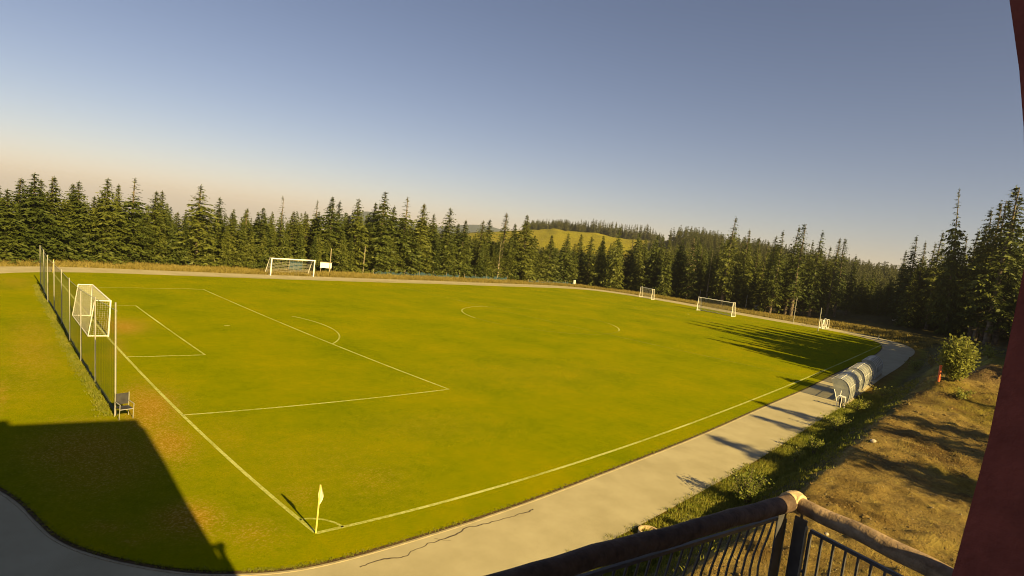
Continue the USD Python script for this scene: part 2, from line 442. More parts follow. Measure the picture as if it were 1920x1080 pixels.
def sstep(a, b, x):
    t = np.clip((x - a) / (b - a), 0, 1)
    return t * t * (3 - 2 * t)


def ground_z(x, y, d=None):
    x, y = np.asarray(x, float), np.asarray(y, float)
    if d is None:
        d, _ = sd_out(x, y)
    R = np.hypot(x - EYE[0], y - EYE[1])
    az = np.degrees(np.arctan2(y - EYE[1], x - EYE[0]))
    P = np.stack([x, y, 0 * x], -1)
    n1 = meshkit.fbm(P * 0.35, 4, 3) - 0.5
    n2 = meshkit.fbm(P * 0.06, 3, 9) - 0.5
    side = sstep(32, 8, y) * sstep(-40, -10, x)                    # the rising ground on the near right
    side = side * sstep(300, 150, R)
    z = np.full(x.shape, -0.05)
    bank = 1.6 * np.clip((d + n1 * 0.5 - 1.75) / 2.1, 0, 1) * np.where(x > 60, sstep(130, 75, x) * 0.6 + 0.4, 1.0)
    z = z + side * (bank + np.clip((d - 14) * 0.035, 0, 2.2))
    # second terrace with a raw earth face
    ter = sstep(50.5, 53.0, x + n1 * 2) * sstep(6.4, 8.2, d + n1) * sstep(98, 80, x)
    z = z + side * 1.3 * ter
    z = z + side * 1.0 * sstep(38, 46, x) * sstep(3.0, 6.0, d) * sstep(110, 70, x)
    # humps on the yard
    z = z + side * sstep(3.6, 5, d) * (0.55 * np.exp(-((x - 46) / 3.5) ** 2 - ((y + 9.9) / 1.6) ** 2) + 0.3 * np.exp(-((x - 37) / 2.0) ** 2 - ((y + 10) / 2.0) ** 2))
    rough = sstep(0.3, 3, d)
    n3 = meshkit.fbm(P * 1.6, 3, 31) - 0.5
    z = z + side * sstep(3.4, 4.2, d) * sstep(90, 60, R) * (n3 * 0.34 + np.abs(n3) * 0.2)
    z = z + rough * (n1 * 0.22 + n2 * 0.5 * sstep(8, 40, d))
    # left bank beyond the far straight drops a little into the wood
    z = z - sstep(4, 40, d) * sstep(40, 60, y) * 0.8
    z = z - sstep(50, 60, az) * sstep(175, 165, az) * np.clip(R - 130, 0, 7000) * 0.055
    # hills
    ridge = np.interp(az, [-60, -10, 0, 8, 14, 22, 27, 31, 34, 38, 42, 48, 56, 70, 100, 150], [16, 15, 12, 9.5, 12, 18, 21, 22, 23.5, 23.5, 17, 6, 0, 0, 0, 0])
    foot = np.interp(az, [-60, 0, 10, 26, 30, 50, 150], [220, 230, 230, 240, 360, 400, 420])
    crest = np.interp(az, [-60, 0, 10, 26, 30, 50, 150], [420, 430, 430, 440, 590, 620, 650])
    h = ridge * sstep(foot, crest, R) * (1 + 0.25 * n2)
    h = h * (1 - 0.8 * sstep(crest * 1.15, crest * 2.2, R))
    z = z + h
    blue = np.exp(-((az - 56.5) / 3.6) ** 2) * 190 + np.exp(-((az - 45.0) / 4.2) ** 2) * 66
    z = z + blue * np.exp(-((R - 3600) / 700) ** 2)
    z = z - sstep(700, 1500, R) * 8
    return np.where(d < 0, -0.05, z)


az_list = np.radians(np.r_[np.arange(-20, 98, 0.3), np.arange(98, 340, 3.0)])
r_list = np.r_[np.geomspace(2.5, 11, 30)[:-1], np.geomspace(11, 75, 260)[:-1], np.geomspace(75, 9000, 240)]
AZ, RR = np.meshgrid(az_list, r_list)
GX, GY = EYE[0] + RR * np.cos(AZ), EYE[1] + RR * np.sin(AZ)
GD, _ = sd_out(GX, GY)
GZ = ground_z(GX, GY, GD)
na, nr = len(az_list), len(r_list)
i, j = np.meshgrid(np.arange(nr - 1), np.arange(na), indexing="ij")
i, j = i.ravel(), j.ravel(); j2 = (j + 1) % na
quad = np.stack([i * na + j, (i + 1) * na + j, (i + 1) * na + j2, i * na + j2], 1)
V = np.stack([GX, GY, GZ], -1).reshape(-1, 3)
cen_v = len(V)
V = np.vstack([V, [[EYE[0], EYE[1], 2.0]]])


def ground_tint(x, y, z, d):
    P = np.stack([x, y, 0 * x], -1)
    n1 = meshkit.fbm(P * 0.5, 4, 21)[..., None]
    n2 = meshkit.fbm(P * 0.12, 3, 5)[..., None]
    R = np.hypot(x - EYE[0], y - EYE[1])[..., None]
    az = np.degrees(np.arctan2(y - EYE[1], x - EYE[0]))[..., None]
    d, X, Y = d[..., None], x[..., None], y[..., None]
    mix = lambda a, b, t: a + (b - a) * np.clip(t, 0, 1)
    c3 = lambda *a: np.array(a)[None, None] if x.ndim == 2 else np.array(a)[None]
    verge = mix(c3(0.15, 0.10, 0.016), c3(0.145, 0.135, 0.012), sstep(0.3, 1.1, d + n1 - 0.5))
    dry = mix(c3(0.155, 0.125, 0.018), c3(0.20, 0.15, 0.035), n1 * 1.6 - 0.3)
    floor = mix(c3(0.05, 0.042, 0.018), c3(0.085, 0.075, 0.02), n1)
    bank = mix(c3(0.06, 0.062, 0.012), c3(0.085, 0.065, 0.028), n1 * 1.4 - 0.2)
    yard = mix(c3(0.205, 0.146, 0.044), c3(0.170, 0.140, 0.020), (n2 - 0.42) * 5)
    yard = mix(yard, c3(0.20, 0.145, 0.05), (n1 - 0.55) * 4)
    yard = mix(yard, c3(0.10, 0.065, 0.02), (0.46 - n1) * 5)
    earth = mix(c3(0.10, 0.065, 0.03), c3(0.16, 0.11, 0.05), n1)
    col = mix(dry, floor, sstep(6, 10, d) * np.where(X > 100, sstep(14, 24, d), 1))
    col = mix(col, c3(0.20, 0.125, 0.028), np.where((X > 100) & (Y < 55), 0.75 * sstep(20, 10, d), 0))
    near = sstep(24, 14, Y + np.clip(X - 100, 0, 20) * 0.6) * sstep(-30, -12, X)
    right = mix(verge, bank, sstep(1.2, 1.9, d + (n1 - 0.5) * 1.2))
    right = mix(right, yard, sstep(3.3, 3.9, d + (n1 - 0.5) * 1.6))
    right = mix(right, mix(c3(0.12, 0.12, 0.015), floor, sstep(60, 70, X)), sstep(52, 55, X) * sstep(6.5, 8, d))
    face = sstep(49.5, 51, X) * sstep(54, 52.5, X) * sstep(6.0, 7.0, d)
    right = mix(right, earth, face)
    right = mix(right, floor, sstep(72, 90, X) * sstep(1.0, 3.0, d))
    col = mix(col, right, near)
    meadow = mix(c3(0.155, 0.150, 0.006), c3(0.205, 0.175, 0.010), n2)
    far = mix(c3(0.04, 0.042, 0.015), meadow, sstep(29.0, 29.6, az + (n1 - .5)) * sstep(46.5, 46, az) * sstep(380, 420, R) * sstep(625, 600, R))
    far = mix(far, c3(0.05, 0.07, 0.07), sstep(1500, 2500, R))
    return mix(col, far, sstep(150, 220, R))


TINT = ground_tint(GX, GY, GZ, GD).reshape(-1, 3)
TINT = np.vstack([TINT, [[0.12, 0.1, 0.04]]])
hub = np.stack([np.full(na, cen_v), np.arange(na), (np.arange(na) + 1) % na], 1)
tri = np.vstack([quad[:, [0, 1, 2]], quad[:, [0, 2, 3]], hub])
fc = V[tri].mean(1)
fd = GD.ravel()[np.minimum(tri, cen_v - 1)].mean(1)
fR = np.hypot(*(fc[:, :2] - EYE[:2]).T)
embank = (fd > 0.9) & (fd < 4.1) & (fc[:, 1] < 12) & (fc[:, 0] > -12) & (fc[:, 0] < 112)
hills = fR > 215
keep = fd > -2.5


def ground_piece(name, sel):
    t = tri[sel]
    u, inv = np.unique(t, return_inverse=True)
    nV, nF, nN = meshkit.arrays((V, tri), True) if "n" not in ground_piece.__dict__ else ground_piece.n
    ground_piece.n = (nV, nF, nN)
    me = UsdGeom.Mesh.Define(stage, f"/World/{name}")
    me.CreatePointsAttr(Vt.Vec3fArray.FromNumpy(V[u].astype(np.float32)))
    me.CreateFaceVertexCountsAttr(Vt.IntArray.FromNumpy(np.full(len(t), 3, np.int32)))
    me.CreateFaceVertexIndicesAttr(Vt.IntArray.FromNumpy(inv.reshape(-1).astype(np.int32)))
    me.CreateSubdivisionSchemeAttr("none")
    me.CreateNormalsAttr(Vt.Vec3fArray.FromNumpy(nN[u].astype(np.float32)))
    me.SetNormalsInterpolation("vertex")
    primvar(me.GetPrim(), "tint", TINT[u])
    UsdShade.MaterialBindingAPI.Apply(me.GetPrim()).Bind(M_ground)
    return tag(me.GetPrim(), kind="structure")


ground_piece("ground", ~embank & ~hills)
ground_piece("embankment", embank & ~hills)
ground_piece("hills", hills)


def gz(x, y):
    return float(ground_z(np.array([x], float), np.array([y], float))[0])


def drop(px, py):
    """Where that line of sight meets the ground."""
    d = ray(px, py)
    ts = np.geomspace(8, 900, 1500) / np.hypot(d[0], d[1])
    Q = EYE + ts[:, None] * d
    z = np.maximum(ground_z(Q[:, 0], Q[:, 1]), 0.0)
    k = np.nonzero(Q[:, 2] <= z)[0]
    k = k[0] if len(k) else len(Q) - 1
    return np.array([Q[k, 0], Q[k, 1], z[k]])


# the pitch: turf sheet inside the track
b_in = inner - nrm * 0.07
tt = np.r_[0, np.cumsum(np.diff(np.linspace(0, 1, 141) ** 0.8))]
turf_v = [cen[None]] + [cen + (b_in - cen) * s for s in tt[1:]]
tv = np.vstack(turf_v)
n = len(b_in); k = len(tt) - 1
fi = [np.stack([np.zeros(n, int), 1 + np.arange(n), 1 + (np.arange(n) + 1) % n], 1)]
for a in range(k - 1):
    o1, o2 = 1 + a * n, 1 + (a + 1) * n
    jj = np.arange(n); j2 = (jj + 1) % n
    fi += [np.stack([o1 + jj, o2 + jj, o2 + j2], 1), np.stack([o1 + jj, o2 + j2, o1 + j2], 1)]
tf = np.vstack(fi)
TZ = 0.03
turf = trimesh.Trimesh(np.c_[tv, np.full(len(tv), TZ)], tf, process=False)
if turf.face_normals[:, 2].mean() < 0:
    turf.invert()
pitch = UsdGeom.Xform.Define(stage, "/World/football_pitch").GetPrim()
tag(pitch, kind="structure")
tp = part(pitch, "turf", turf, M_turf)
dryv = np.zeros(len(tv))
for (px, py, rx, ry, amt) in [(285, 770, 60, 45, 1.0), (310, 830, 60, 40, .95), (260, 740, 40, 30, .7), (350, 975, 70, 35, 1.0), (470, 1000, 70, 30, .5), (235, 612, 45, 14, 1.0), (180, 850, 140, 60, .9),
                              (60, 650, 60, 60, .55), (60, 720, 80, 40, .3), (130, 800, 100, 20, .3), (560, 930, 60, 30, .35), (700, 900, 90, 40, .3), (30, 530, 40, 12, .5), (200, 990, 50, 15, .7), (255, 1015, 40, 10, .7),
                              (430, 820, 60, 40, .25), (800, 800, 150, 30, .2), (1000, 700, 200, 30, .15), (220, 650, 20, 25, .5), (4, 740, 10, 30, .8), (600, 870, 200, 60, .2)]:
    c = at(px, py); ex = at(px + rx, py) - c; ey = at(px, py - ry) - c
    A = np.linalg.inv(np.stack([ex[:2], ey[:2]], 1))
    q = (tv - c[:2]) @ A.T
    dryv = np.maximum(dryv, amt * np.exp(-(q ** 2).sum(1)))
edge = np.exp(-np.linalg.norm(tv[:, None] - b_in[None, ::30], axis=2).min(1) / 8.0) * 0.0
primvar(tp, "dry", np.clip(dryv * (0.7 + 0.6 * meshkit.fbm(np.c_[tv * 0.6, 0 * tv[:, :1]], 4, 4)), 0, 1))

# running track, gutter, kerb
tr = UsdGeom.Xform.Define(stage, "/World/running_track").GetPrim()
tag(tr, kind="structure")
part(tr, "asphalt", band(inner + nrm * 0.02, outer, 0.0, closed=True), M_track)
jag = (meshkit.fbm(np.c_[inner * 1.3, 0 * inner[:, :1]], 4, 8) - 0.5)[:, None]
gut = solo("gutter", band(inner - nrm * 0.10, inner + nrm * (0.035 + 0.06 * jag), 0.012, closed=True), M_soil, kind="structure")
k0, k1 = inner + nrm * 0.075, inner + nrm * 0.12
solo("kerb", cat_(band(k0, k1, 0.014, closed=True), band(k1, k1 + nrm * 0.004, 0.014, 0.0, closed=True), band(k0 - nrm * 0.004, k0, 0.0, 0.014, closed=True)), M_kerb, kind="structure")


def wobbly(pts, w, seed):
    P = np.array([at(*q)[:2] for q in pts])
    P = resample(P, 0.06)
    g = meshkit.fbm(np.c_[P * 2.2, np.full(len(P), seed)], 4, seed)
    P = P + normals2(P, False) * ((g - 0.5) * 0.28)[:, None]
    wd = w * (0.5 + meshkit.noise(np.c_[P * 3, 0 * P[:, :1]], seed))
    nn = normals2(P, False)
    return band(P + nn * wd[:, None] / 2, P - nn * wd[:, None] / 2, 0.005)


part(tr, "crack", wobbly([(675, 1064), (735, 1046), (765, 1040), (800, 1018), (840, 1012), (870, 990), (905, 984), (950, 972), (1000, 955)], 0.045, 1), M_crack)
part(tr, "crack", wobbly([(815, 1008), (845, 1014)], 0.02, 2), M_crack)
part(tr, "crack", wobbly([(985, 1068), (1015, 1060), (1035, 1050), (1060, 1045)], 0.03, 3), M_crack)
part(tr, "crack", wobbly([(1015, 1061), (1022, 1050), (1040, 1047)], 0.025, 4), M_crack)

# painted lines
ZL = TZ + 0.004
WH = 32.06


def line(name, XY, w=0.12, mat=None, closed=False):
    P = survey(*np.asarray(XY, float).T)
    part(pitch, name, ribbon(P, w, ZL, closed), mat or M_line)


def seg(a, b):
    return np.linspace(a, b, 60)


def arc(c, r, a0, a1, n=70):
    t = np.linspace(a0, a1, n)
    return np.c_[c[0] + r * np.cos(t), c[1] + r * np.sin(t)]


PX, PY = 98.8, 2 * WH
line("touch_line", seg((0, 0), (PX, 0)), 0.14)
line("touch_line", seg((0, PY), (PX, PY)), 0.1, M_line_faint)
line("goal_line", seg((0, 0.06), (0, PY)), 0.13)
line("goal_line", seg((PX, 0), (PX, PY)), 0.1, M_line_faint)
line("halfway_line", seg((PX / 2, 0), (PX / 2, PY)), 0.11, M_line_faint)
for s, mt in ((1, M_line), (-1, M_line_faint)):
    x0 = 0 if s > 0 else PX
    for dd, hh, nm in ((16.5, 20.16, "penalty_area_line"), (5.5, 9.16, "goal_area_line")):
        line(nm, seg((x0, WH - hh), (x0 + s * dd, WH - hh)), 0.12, mt)
        line(nm, seg((x0 + s * dd, WH - hh), (x0 + s * dd, WH + hh)), 0.12, mt)
        line(nm, seg((x0, WH + hh), (x0 + s * dd, WH + hh)), 0.12, mt)
    b = 0.927 if s > 0 else pi - 0.927
    line("penalty_arc", arc((x0 + s * 11, WH), 9.15, -0.927, 0.45) if s > 0 else arc((x0 - 11, WH), 9.15, pi - 0.927, pi + 0.927), 0.12, mt)
    line("penalty_spot", seg((x0 + s * 10.75, WH), (x0 + s * 11.25, WH)), 0.3, M_line)
line("corner_arc", arc((0, 0), 1.0, 0, pi / 2), 0.09)
line("corner_arc", arc((0, PY), 1.0, 0, -pi / 2), 0.09)
for a0, a1, mt in ((1.5, 2.95, M_line), (2.97, 4.0, M_line_faint), (4.02, 5.13, M_line_faint), (5.15, 5.85, M_line), (5.87, 7.76, M_line_faint)):
    line("centre_circle", arc((PX / 2, WH), 9.15, a0, a1, 70), 0.13, mt)



# ------------------------------------------------------------------ the building with its balcony
BA = np.array([math.cos(math.radians(-17.54)), math.sin(math.radians(-17.54)), 0])
BB = np.array([-BA[1], BA[0], 0])
BROT = math.radians(-17.54)
FLOOR = 6.5
ROOF = 13.7
house = thing("building", (EYE[0], EYE[1], 0), BROT, "tall house with a dark red end wall rising at the right edge of the view", "building")
wall_main = box(26.5, 11.6, ROOF - 0.2, (4.72 - 13.25, -0.452 - 5.8, (ROOF - 0.2) / 2))
part(house, "wall", wall_main, M_render)
# end wall that closes the balcony, slightly battered
fw = trimesh.creation.extrude_polygon(Polygon([(-0.45, 0), (1.68, 0), (1.66, 7.6), (1.60, 8.6), (1.585, 9.75), (1.72, 10.55), (1.80, 10.92), (1.92, 11.37), (1.9, 13.5), (-0.45, 13.5)]), 0.17, engine="earcut")
fw.apply_transform(np.array([[0, 0, 1, 4.55], [1, 0, 0, 0], [0, 1, 0, 0], [0, 0, 0, 1.0]]))
part(house, "end_wall", fw, M_red)
part(house, "balcony_slab", box(9.0, 3.2, 0.22, (0.2, 1.28, FLOOR - 0.11), ch=0.02), M_render)
part(house, "roof", cat_(box(27.2, 14.2, 0.5, (4.64 - 13.6, 1.9 - 7.1, ROOF + 0.1), ch=0.03)), M_roof)
part(house, "chimney", box(1.8, 1.2, 1.9, (-0.35, 0.7, ROOF), ch=0.02), M_render)
for kx in range(5):
    for kz in (1.6, 4.4, 8.0, 11.2):
        wn = part(house, "window", box(1.3, 0.10, 1.4, (1.8 - kx * 4.4, -0.43, kz), ch=0.01), M_wood)
        part(wn, "pane", box(1.1, 0.03, 1.2, (1.8 - kx * 4.4, -0.37, kz)), M_wing)

rail = thing("balcony_railing", (EYE[0], EYE[1], 0), BROT, "dark railing with round wooden handrails meeting at the balcony corner", "railing")
RA, RB, RZ, RR_ = 4.707, 2.889, 7.6, 0.07
lx = np.linspace(RA - 0.05, -4.6, 60)
SL = 0.075
wob = lambda t, s: 0.006 * np.sin(t * 5.1 + s) + 0.004 * np.sin(t * 13 + s)
part(rail, "handrail", tube(np.c_[lx, RB - SL * (RA - lx) + wob(lx, 0), RZ + wob(lx, 2) - 0.02 * 0], 0.067 + 0.003 * np.sin(lx * 3), 20), M_log_dark, smooth=50, label="long front handrail log, in shade that is also put into its dark colour")
ly = np.linspace(RB - 0.02, 1.68, 30)
part(rail, "handrail", tube(np.c_[RA + wob(ly, 1), ly, RZ + wob(ly, 3)], 0.067 + 0.003 * np.sin(ly * 4), 20), M_log, smooth=50, label="short side handrail log, partly sunlit, its colour lightened to match")
# pale coped corner piece: short thick collar
ce = np.linspace(-0.075, 0.085, 12)
rr = 0.083 * np.sqrt(np.clip(1 - (np.clip((ce - 0.02) / 0.075, 0, 1)) ** 4 * 0.85, 0.05, 1))
c1 = tube(np.c_[RA + ce, 0 * ce + RB, 0 * ce + RZ], rr, 20)
ce2 = np.linspace(-0.075, 0.07, 12)
c2 = tube(np.c_[0 * ce2 + RA, RB + ce2, 0 * ce2 + RZ], 0.082 * np.sqrt(np.clip(1 - (np.clip((ce2 - 0.0) / 0.075, 0, 1)) ** 4 * 0.85, 0.05, 1)), 20)
import manifold3d as m3


def man(t):
    t = t.copy(); t.merge_vertices()
    if t.volume < 0:
        t.invert()
    return m3.Manifold(m3.Mesh(t.vertices.astype(np.float32), t.faces.astype(np.uint32)))


try:
    cm = man(c1) + man(c2)
    v_, f_, _ = meshkit.arrays(cm)
    corner = trimesh.Trimesh(v_, f_, process=False)
    if not len(f_):
        raise ValueError
except Exception:
    corner = cat_(c1, c2)
part(rail, "corner_joint", corner, M_log2, smooth=40, label="pale rounded wooden joint between the two handrails")
# flat posts at the corner
for (a, b, sx, sy) in ((4.585, RB, 0.11, 0.016), (4.69, 2.785, 0.016, 0.11)):
    p_ = part(rail, "post", box(sx, sy, 1.05, (a, b, FLOOR + 0.48), ch=0.003), M_steel)
    e = (a + 0.058, b + 0.002) if sx > sy else (a - 0.001, b - 0.058)
    part(p_, "edge_strip", box(0.008 if sx > sy else 0.03, 0.03 if sx > sy else 0.008, 1.0, (e[0], e[1], FLOOR + 0.46)), M_alu)  # added paler strip that stands for sun on the post edge
    part(p_, "bracket", rod((a, b, FLOOR + 1.0), (a, b, RZ - 0.05), 0.012), M_steel)
# side panel: frame and bars
part(rail, "panel_frame", cat_(bar((RA, 2.70, 7.435), (RA, 1.7, 7.435), 0.028), bar((RA, 2.70, 7.42), (RA, 2.70, 6.62), 0.022), bar((RA, 2.712, 6.62), (RA, 1.7, 6.62), 0.028)), M_steel)
for q in range(10):
    y = 2.70 - 0.098 * (q + 1)
    if y > 1.72:
        part(rail, "baluster", bar((RA, y, 7.421), (RA, y, 6.634), 0.016), M_steel)
for zz in (7.08, 6.75):
    part(rail, "tie", bar((RA, 2.73, zz), (RA, 2.711, zz), 0.02), M_steel)
# front panel: bellied bars
part(rail, "panel_frame", cat_(bar((4.5, RB - SL * .2, 7.49), (-4.6, RB - SL * 9.3, 7.49), 0.026), bar((4.5, RB - SL * .2, 6.6), (-4.6, RB - SL * 9.3, 6.6), 0.026)), M_steel)
for q in range(80):
    a = 4.45 - 0.112 * q
    if a < -4.5:
        break
    zz = np.linspace(7.477, 6.613, 7)
    bow = 0.07 * np.sin(np.linspace(0, pi, 7)) ** 1.5
    part(rail, "baluster", tube(np.c_[np.full(7, a), RB - SL * (RA - a) + bow, zz], 0.010, 6), M_steel, smooth=50)

# ------------------------------------------------------------------ goals
def goal(base_near, base_far, depth_dir, h, label, cat="goal", group=None, top_d=0.9, low_d=1.5, tube_r=0.06, net=True, spacing=0.14, cord=0.006, bottom=True, base_z=TZ):
    A, B = np.asarray(base_near, float), np.asarray(base_far, float)
    u = (B - A)[:2]; L = np.linalg.norm(u); u /= L
    dd = np.asarray(depth_dir, float)[:2]; dd /= np.linalg.norm(dd)
    loc = np.array([*(A[:2]), base_z])
    t = thing("football_goal", loc, 0, label, cat, group)
    U, D, Z = np.array([*u, 0]), np.array([*dd, 0]), np.array([0, 0, 1.0])
    P = lambda a, b, c: a * U + b * D + c * Z
    r = tube_r
    part(t, "post", rod(P(0, 0, 0), P(0, 0, h), r, 12), M_white, smooth=50)
    part(t, "post", rod(P(L, 0, 0), P(L, 0, h), r, 12), M_white, smooth=50)
    part(t, "crossbar", rod(P(-r, 0, h), P(L + r, 0, h), r, 12), M_white, smooth=50)
    r2 = r * 0.62
    for s in (0, L):
        part(t, "side_frame", cat_(tube([P(s, r, h), P(s, top_d * .5, h), P(s, top_d, h)], r2, 8), tube([P(s, top_d, h), P(s, (top_d + low_d) / 2, h / 2), P(s, low_d, 0.05)], r2, 8), tube([P(s, r, 0.05), P(s, low_d / 2, 0.05), P(s, low_d, 0.05)], r2 * 1.15, 8)), M_white, smooth=50)
    if bottom:
        part(t, "ground_bar", rod(P(0, low_d, 0.05), P(L, low_d, 0.05), r2, 8), M_white, smooth=50)
    if net:
        ms = []
        prof = lambda k: P(0, *((top_d * k / .3, h - .03) if k < .3 else (top_d + (low_d - top_d) * (k - .3) / .7, (h - .03) * (1 - (k - .3) / .7) + 0.03)))
        ks = np.r_[np.linspace(0, .3, 6), np.linspace(.3, 1, 14)[1:]]
        nn = int(L / spacing)
        for q in range(nn + 1):
            sag = 0.05 * math.sin(pi * q / nn)
            ms.append(tube([prof(k) + U * (L * q / nn) - Z * sag * math.sin(pi * k) for k in ks], cord, 3, caps=False))
        nk = int((top_d + h) / spacing)
        for q in range(1, nk + 1):
            k = q / nk
            ms.append(tube([prof(k) + U * x - Z * 0.05 * math.sin(pi * x / L) * math.sin(pi * k) for x in np.linspace(0, L, 9)], cord, 3, caps=False))
        for s in (0, L):
            nz = int(h / spacing)
            for q in range(1, nz):
                z = h * q / nz
                e = low_d + (top_d - low_d) * z / h
                ms.append(tube([P(s, x, z - .04 * math.sin(pi * x / e)) for x in np.linspace(0, e, 5)], cord, 3, caps=False))
            nd = int(low_d / spacing)
            for q in range(1, nd):
                b_ = low_d * q / nd
                top = h if b_ <= top_d else h * (low_d - b_) / (low_d - top_d)
                ms.append(tube([P(s, b_, 0.03), P(s, b_, top / 2), P(s, b_, top)], cord, 3, caps=False))
        part(t, "net", cat_(*ms), M_cord)
    return t


g1, g2 = at(203, 632), at(169.5, 593.5)
goal(g1, g2, [-1, 0.16], rise(g1, 203, 565), "white football goal with a net on the near left goal line", low_d=1.08, top_d=0.85, spacing=0.13, cord=0.0034, tube_r=0.05)
e1, e2 = at(1371, 594), at(1306.5, 582)
goal(e1, e2, [1, -0.1], rise(e1, 1373, 568), "white football goal with a net on the far right goal line", low_d=1.5, top_d=0.9, cord=0.012, spacing=0.16)
f1, f2 = at(587.5, 518.5), at(507, 516)
goal(f1, f2, [0.05, 1], rise(f1, 592.5, 489), "large white football goal standing on the far straight of the track", low_d=1.9, top_d=0.7, tube_r=0.09, cord=0.01, spacing=0.2, base_z=0.0)
h1, h2 = at(1221, 562), at(1199, 557)
goal(h1, h2, [1, -0.05], rise(h1, 1222, 542), "small pale training goal beside the far bend of the track", low_d=1.2, top_d=0.8, tube_r=0.05, cord=0.008, spacing=0.2, base_z=0.0)
s1, s2 = at(1549, 616), at(1543, 614)
goal(s1, s2, [1, -0.1], rise(s1, 1553, 600), "small goal frame beside the tall pole at the shaded corner", low_d=1.2, top_d=0.8, tube_r=0.06, net=False, base_z=TZ)
s3, s4 = at(1541, 617), at(1535, 615)
goal(s3, s4, [1, -0.1], rise(s3, 1544, 601), "small goal frame standing closest to the tall pole at the shaded corner", low_d=1.0, top_d=0.7, tube_r=0.06, net=False, base_z=TZ)


# ------------------------------------------------------------------ corner flags, poles
def corner_flag(base, h, label, tilt, col=M_yellow):
    t = thing("corner_flag", [base[0], base[1], TZ], 0, label, "corner flag")
    top = np.array([tilt[0], tilt[1], h])
    part(t, "pole", tube([np.zeros(3), top / 2, top], 0.026, 10), col, smooth=50)
    # limp cloth hanging along the pole
    zs = np.linspace(h - 0.06, h - 0.62, 12)
    vs, fs = [], []
    for i_, z in enumerate(zs):
        k = i_ / 11
        w = 0.04 + 0.14 * math.sin(pi * min(1, k * 0.85 + .12)) 
        c = top * z / h
        for s in range(5):
            q = s / 4
            vs.append(c + np.array([-RIGHT[0], -RIGHT[1], 0]) * (-(w * q) * 0.8 + 0.02) + np.array([RIGHT[1], -RIGHT[0], 0]) * (0.03 * math.sin(q * 7 + k * 4)))
    for i_ in range(11):
        for s in range(4):
            a = i_ * 5 + s
            fs += [[a, a + 1, a + 6], [a, a + 6, a + 5]]
    part(t, "flag", trimesh.Trimesh(vs, fs, process=False), M_flag, smooth=True)


cf = at(592, 1001)
corner_flag(cf, rise(cf, 598, 912), "pale yellow corner flag hanging limp in the near corner of the pitch", (0.02, 0.03))
cf2 = at(99, 511)
corner_flag(cf2, rise(cf2, 100.5, 487), "yellow corner flag in the far left corner behind the net fence", (0.0, 0.02))


def pole(base, top_px, r, label, mat, cat="pole", name="pole", group=None, cap=0.0):
    hgt = rise(base, *top_px) - base[2]
    t = thing(name, base, 0, label, cat, group)
    part(t, "shaft", tube([(0, 0, -0.1), (0, 0, hgt / 2), (0, 0, hgt)], r, 8), mat, smooth=50)
    part(t, "cap", tube([(0, 0, hgt), (0, 0, hgt + 0.04)], [r * 1.3, r * 0.6], 8), mat, smooth=50)
    part(t, "base", tube([(0, 0, -0.05), (0, 0, 0.06)], r * 2.2, 8), mat)


pole(at(1533.5, 621), (1536, 577), 0.07, "tall thin pale pole at the shaded far right corner of the pitch", M_alu)
pole(at(1487, 606), (1489, 558), 0.05, "thin grey pole beside the track just before the shaded bend", M_alu)
pole(at(1647, 636), (1646, 628), 0.05, "short dark marker post on the shaded bend of the track", M_alu)
pole(at(118.5, 491, 0), (120, 463), 0.09, "yellowish pole at the foot of the forest behind the net fence", M_yellow)
pole(at(680, 514), (682, 462), 0.06, "pale slim pole in front of the forest right of the information board", M_palebark)
pole(at(617, 513), (619.5, 466), 0.07, "tall pale lamp-like pole directly behind the information board", M_palebark)
for (bx, by, tx, ty, lb) in [(1189, 543, 1192, 526, "grey fence post left of the small training goal"), (1227, 548, 1229, 525, "grey fence post right of the small training goal"),
                             (1267, 557, 1271, 533, "grey fence post between the training goal and the far right goal"), (1311, 563, 1315, 542, "grey fence post behind the left upright of the far right goal"),
                             (1398, 576, 1402, 553, "lone grey post with a bent tip against the dark gap in the wood"), (1444, 577, 1447, 554, "grey fence post at the foot of the spruces near the stone heap")]:
    pole(drop(bx, by), (tx, ty), 0.07, lb, M_alu, "fence post", "fence_post")

# ------------------------------------------------------------------ ball-stop fence
FB = [(216.5, 780), (179, 720), (152, 678), (131, 640), (116, 608), (102, 584), (90, 567), (83, 551), (76, 535)]
FT = [(201, 566), (175, 556), (151, 545), (134, 521), (120.5, 505), (106, 490), (91, 478), (87, 468), (76.5, 460)]
fb = [at(*q) for q in FB]
fh = [rise(b, *t) for b, t in zip(fb, FT)]
fence = thing("net_fence", [fb[0][0], fb[0][1], 0], 0, "tall ball-stop net fence on slim pale posts behind the left goal", "fence")
o = np.array([fb[0][0], fb[0][1], 0])
LEAN = 0.055
cfh = np.polyval(np.polyfit(range(9), fh, 2), range(9))
for i_, (b, hh) in enumerate(zip(fb, fh)):
    part(fence, "post", tube([b - o + [0, 0, -0.1], b - o + [-LEAN * hh / 2, 0, hh / 2], b - o + [-LEAN * hh, 0, hh]], 0.032, 8), M_alu, smooth=50)
nm = []
NP = np.array([b - o for b in fb]); NP[:, 2] = 0
NP[:, 0] += 0.05
dist = np.r_[0, np.cumsum(np.linalg.norm(np.diff(NP, axis=0), axis=1))]
tops = np.array(cfh) - 0.25
nz = 28
for q in range(nz + 1):
    k = q / nz
    s = np.linspace(0, dist[-1], 90)
    pts = np.stack([np.interp(s, dist, NP[:, 0]), np.interp(s, dist, NP[:, 1]), np.interp(s, dist, tops) * k + 0.04 - 0.04 * np.sin(s * 1.3) ** 2 * k], 1)
    pts[:, 0] -= LEAN * pts[:, 2]
    nm.append(tube(pts, 0.0032, 3, caps=False))
ns = int(dist[-1] / 0.17)
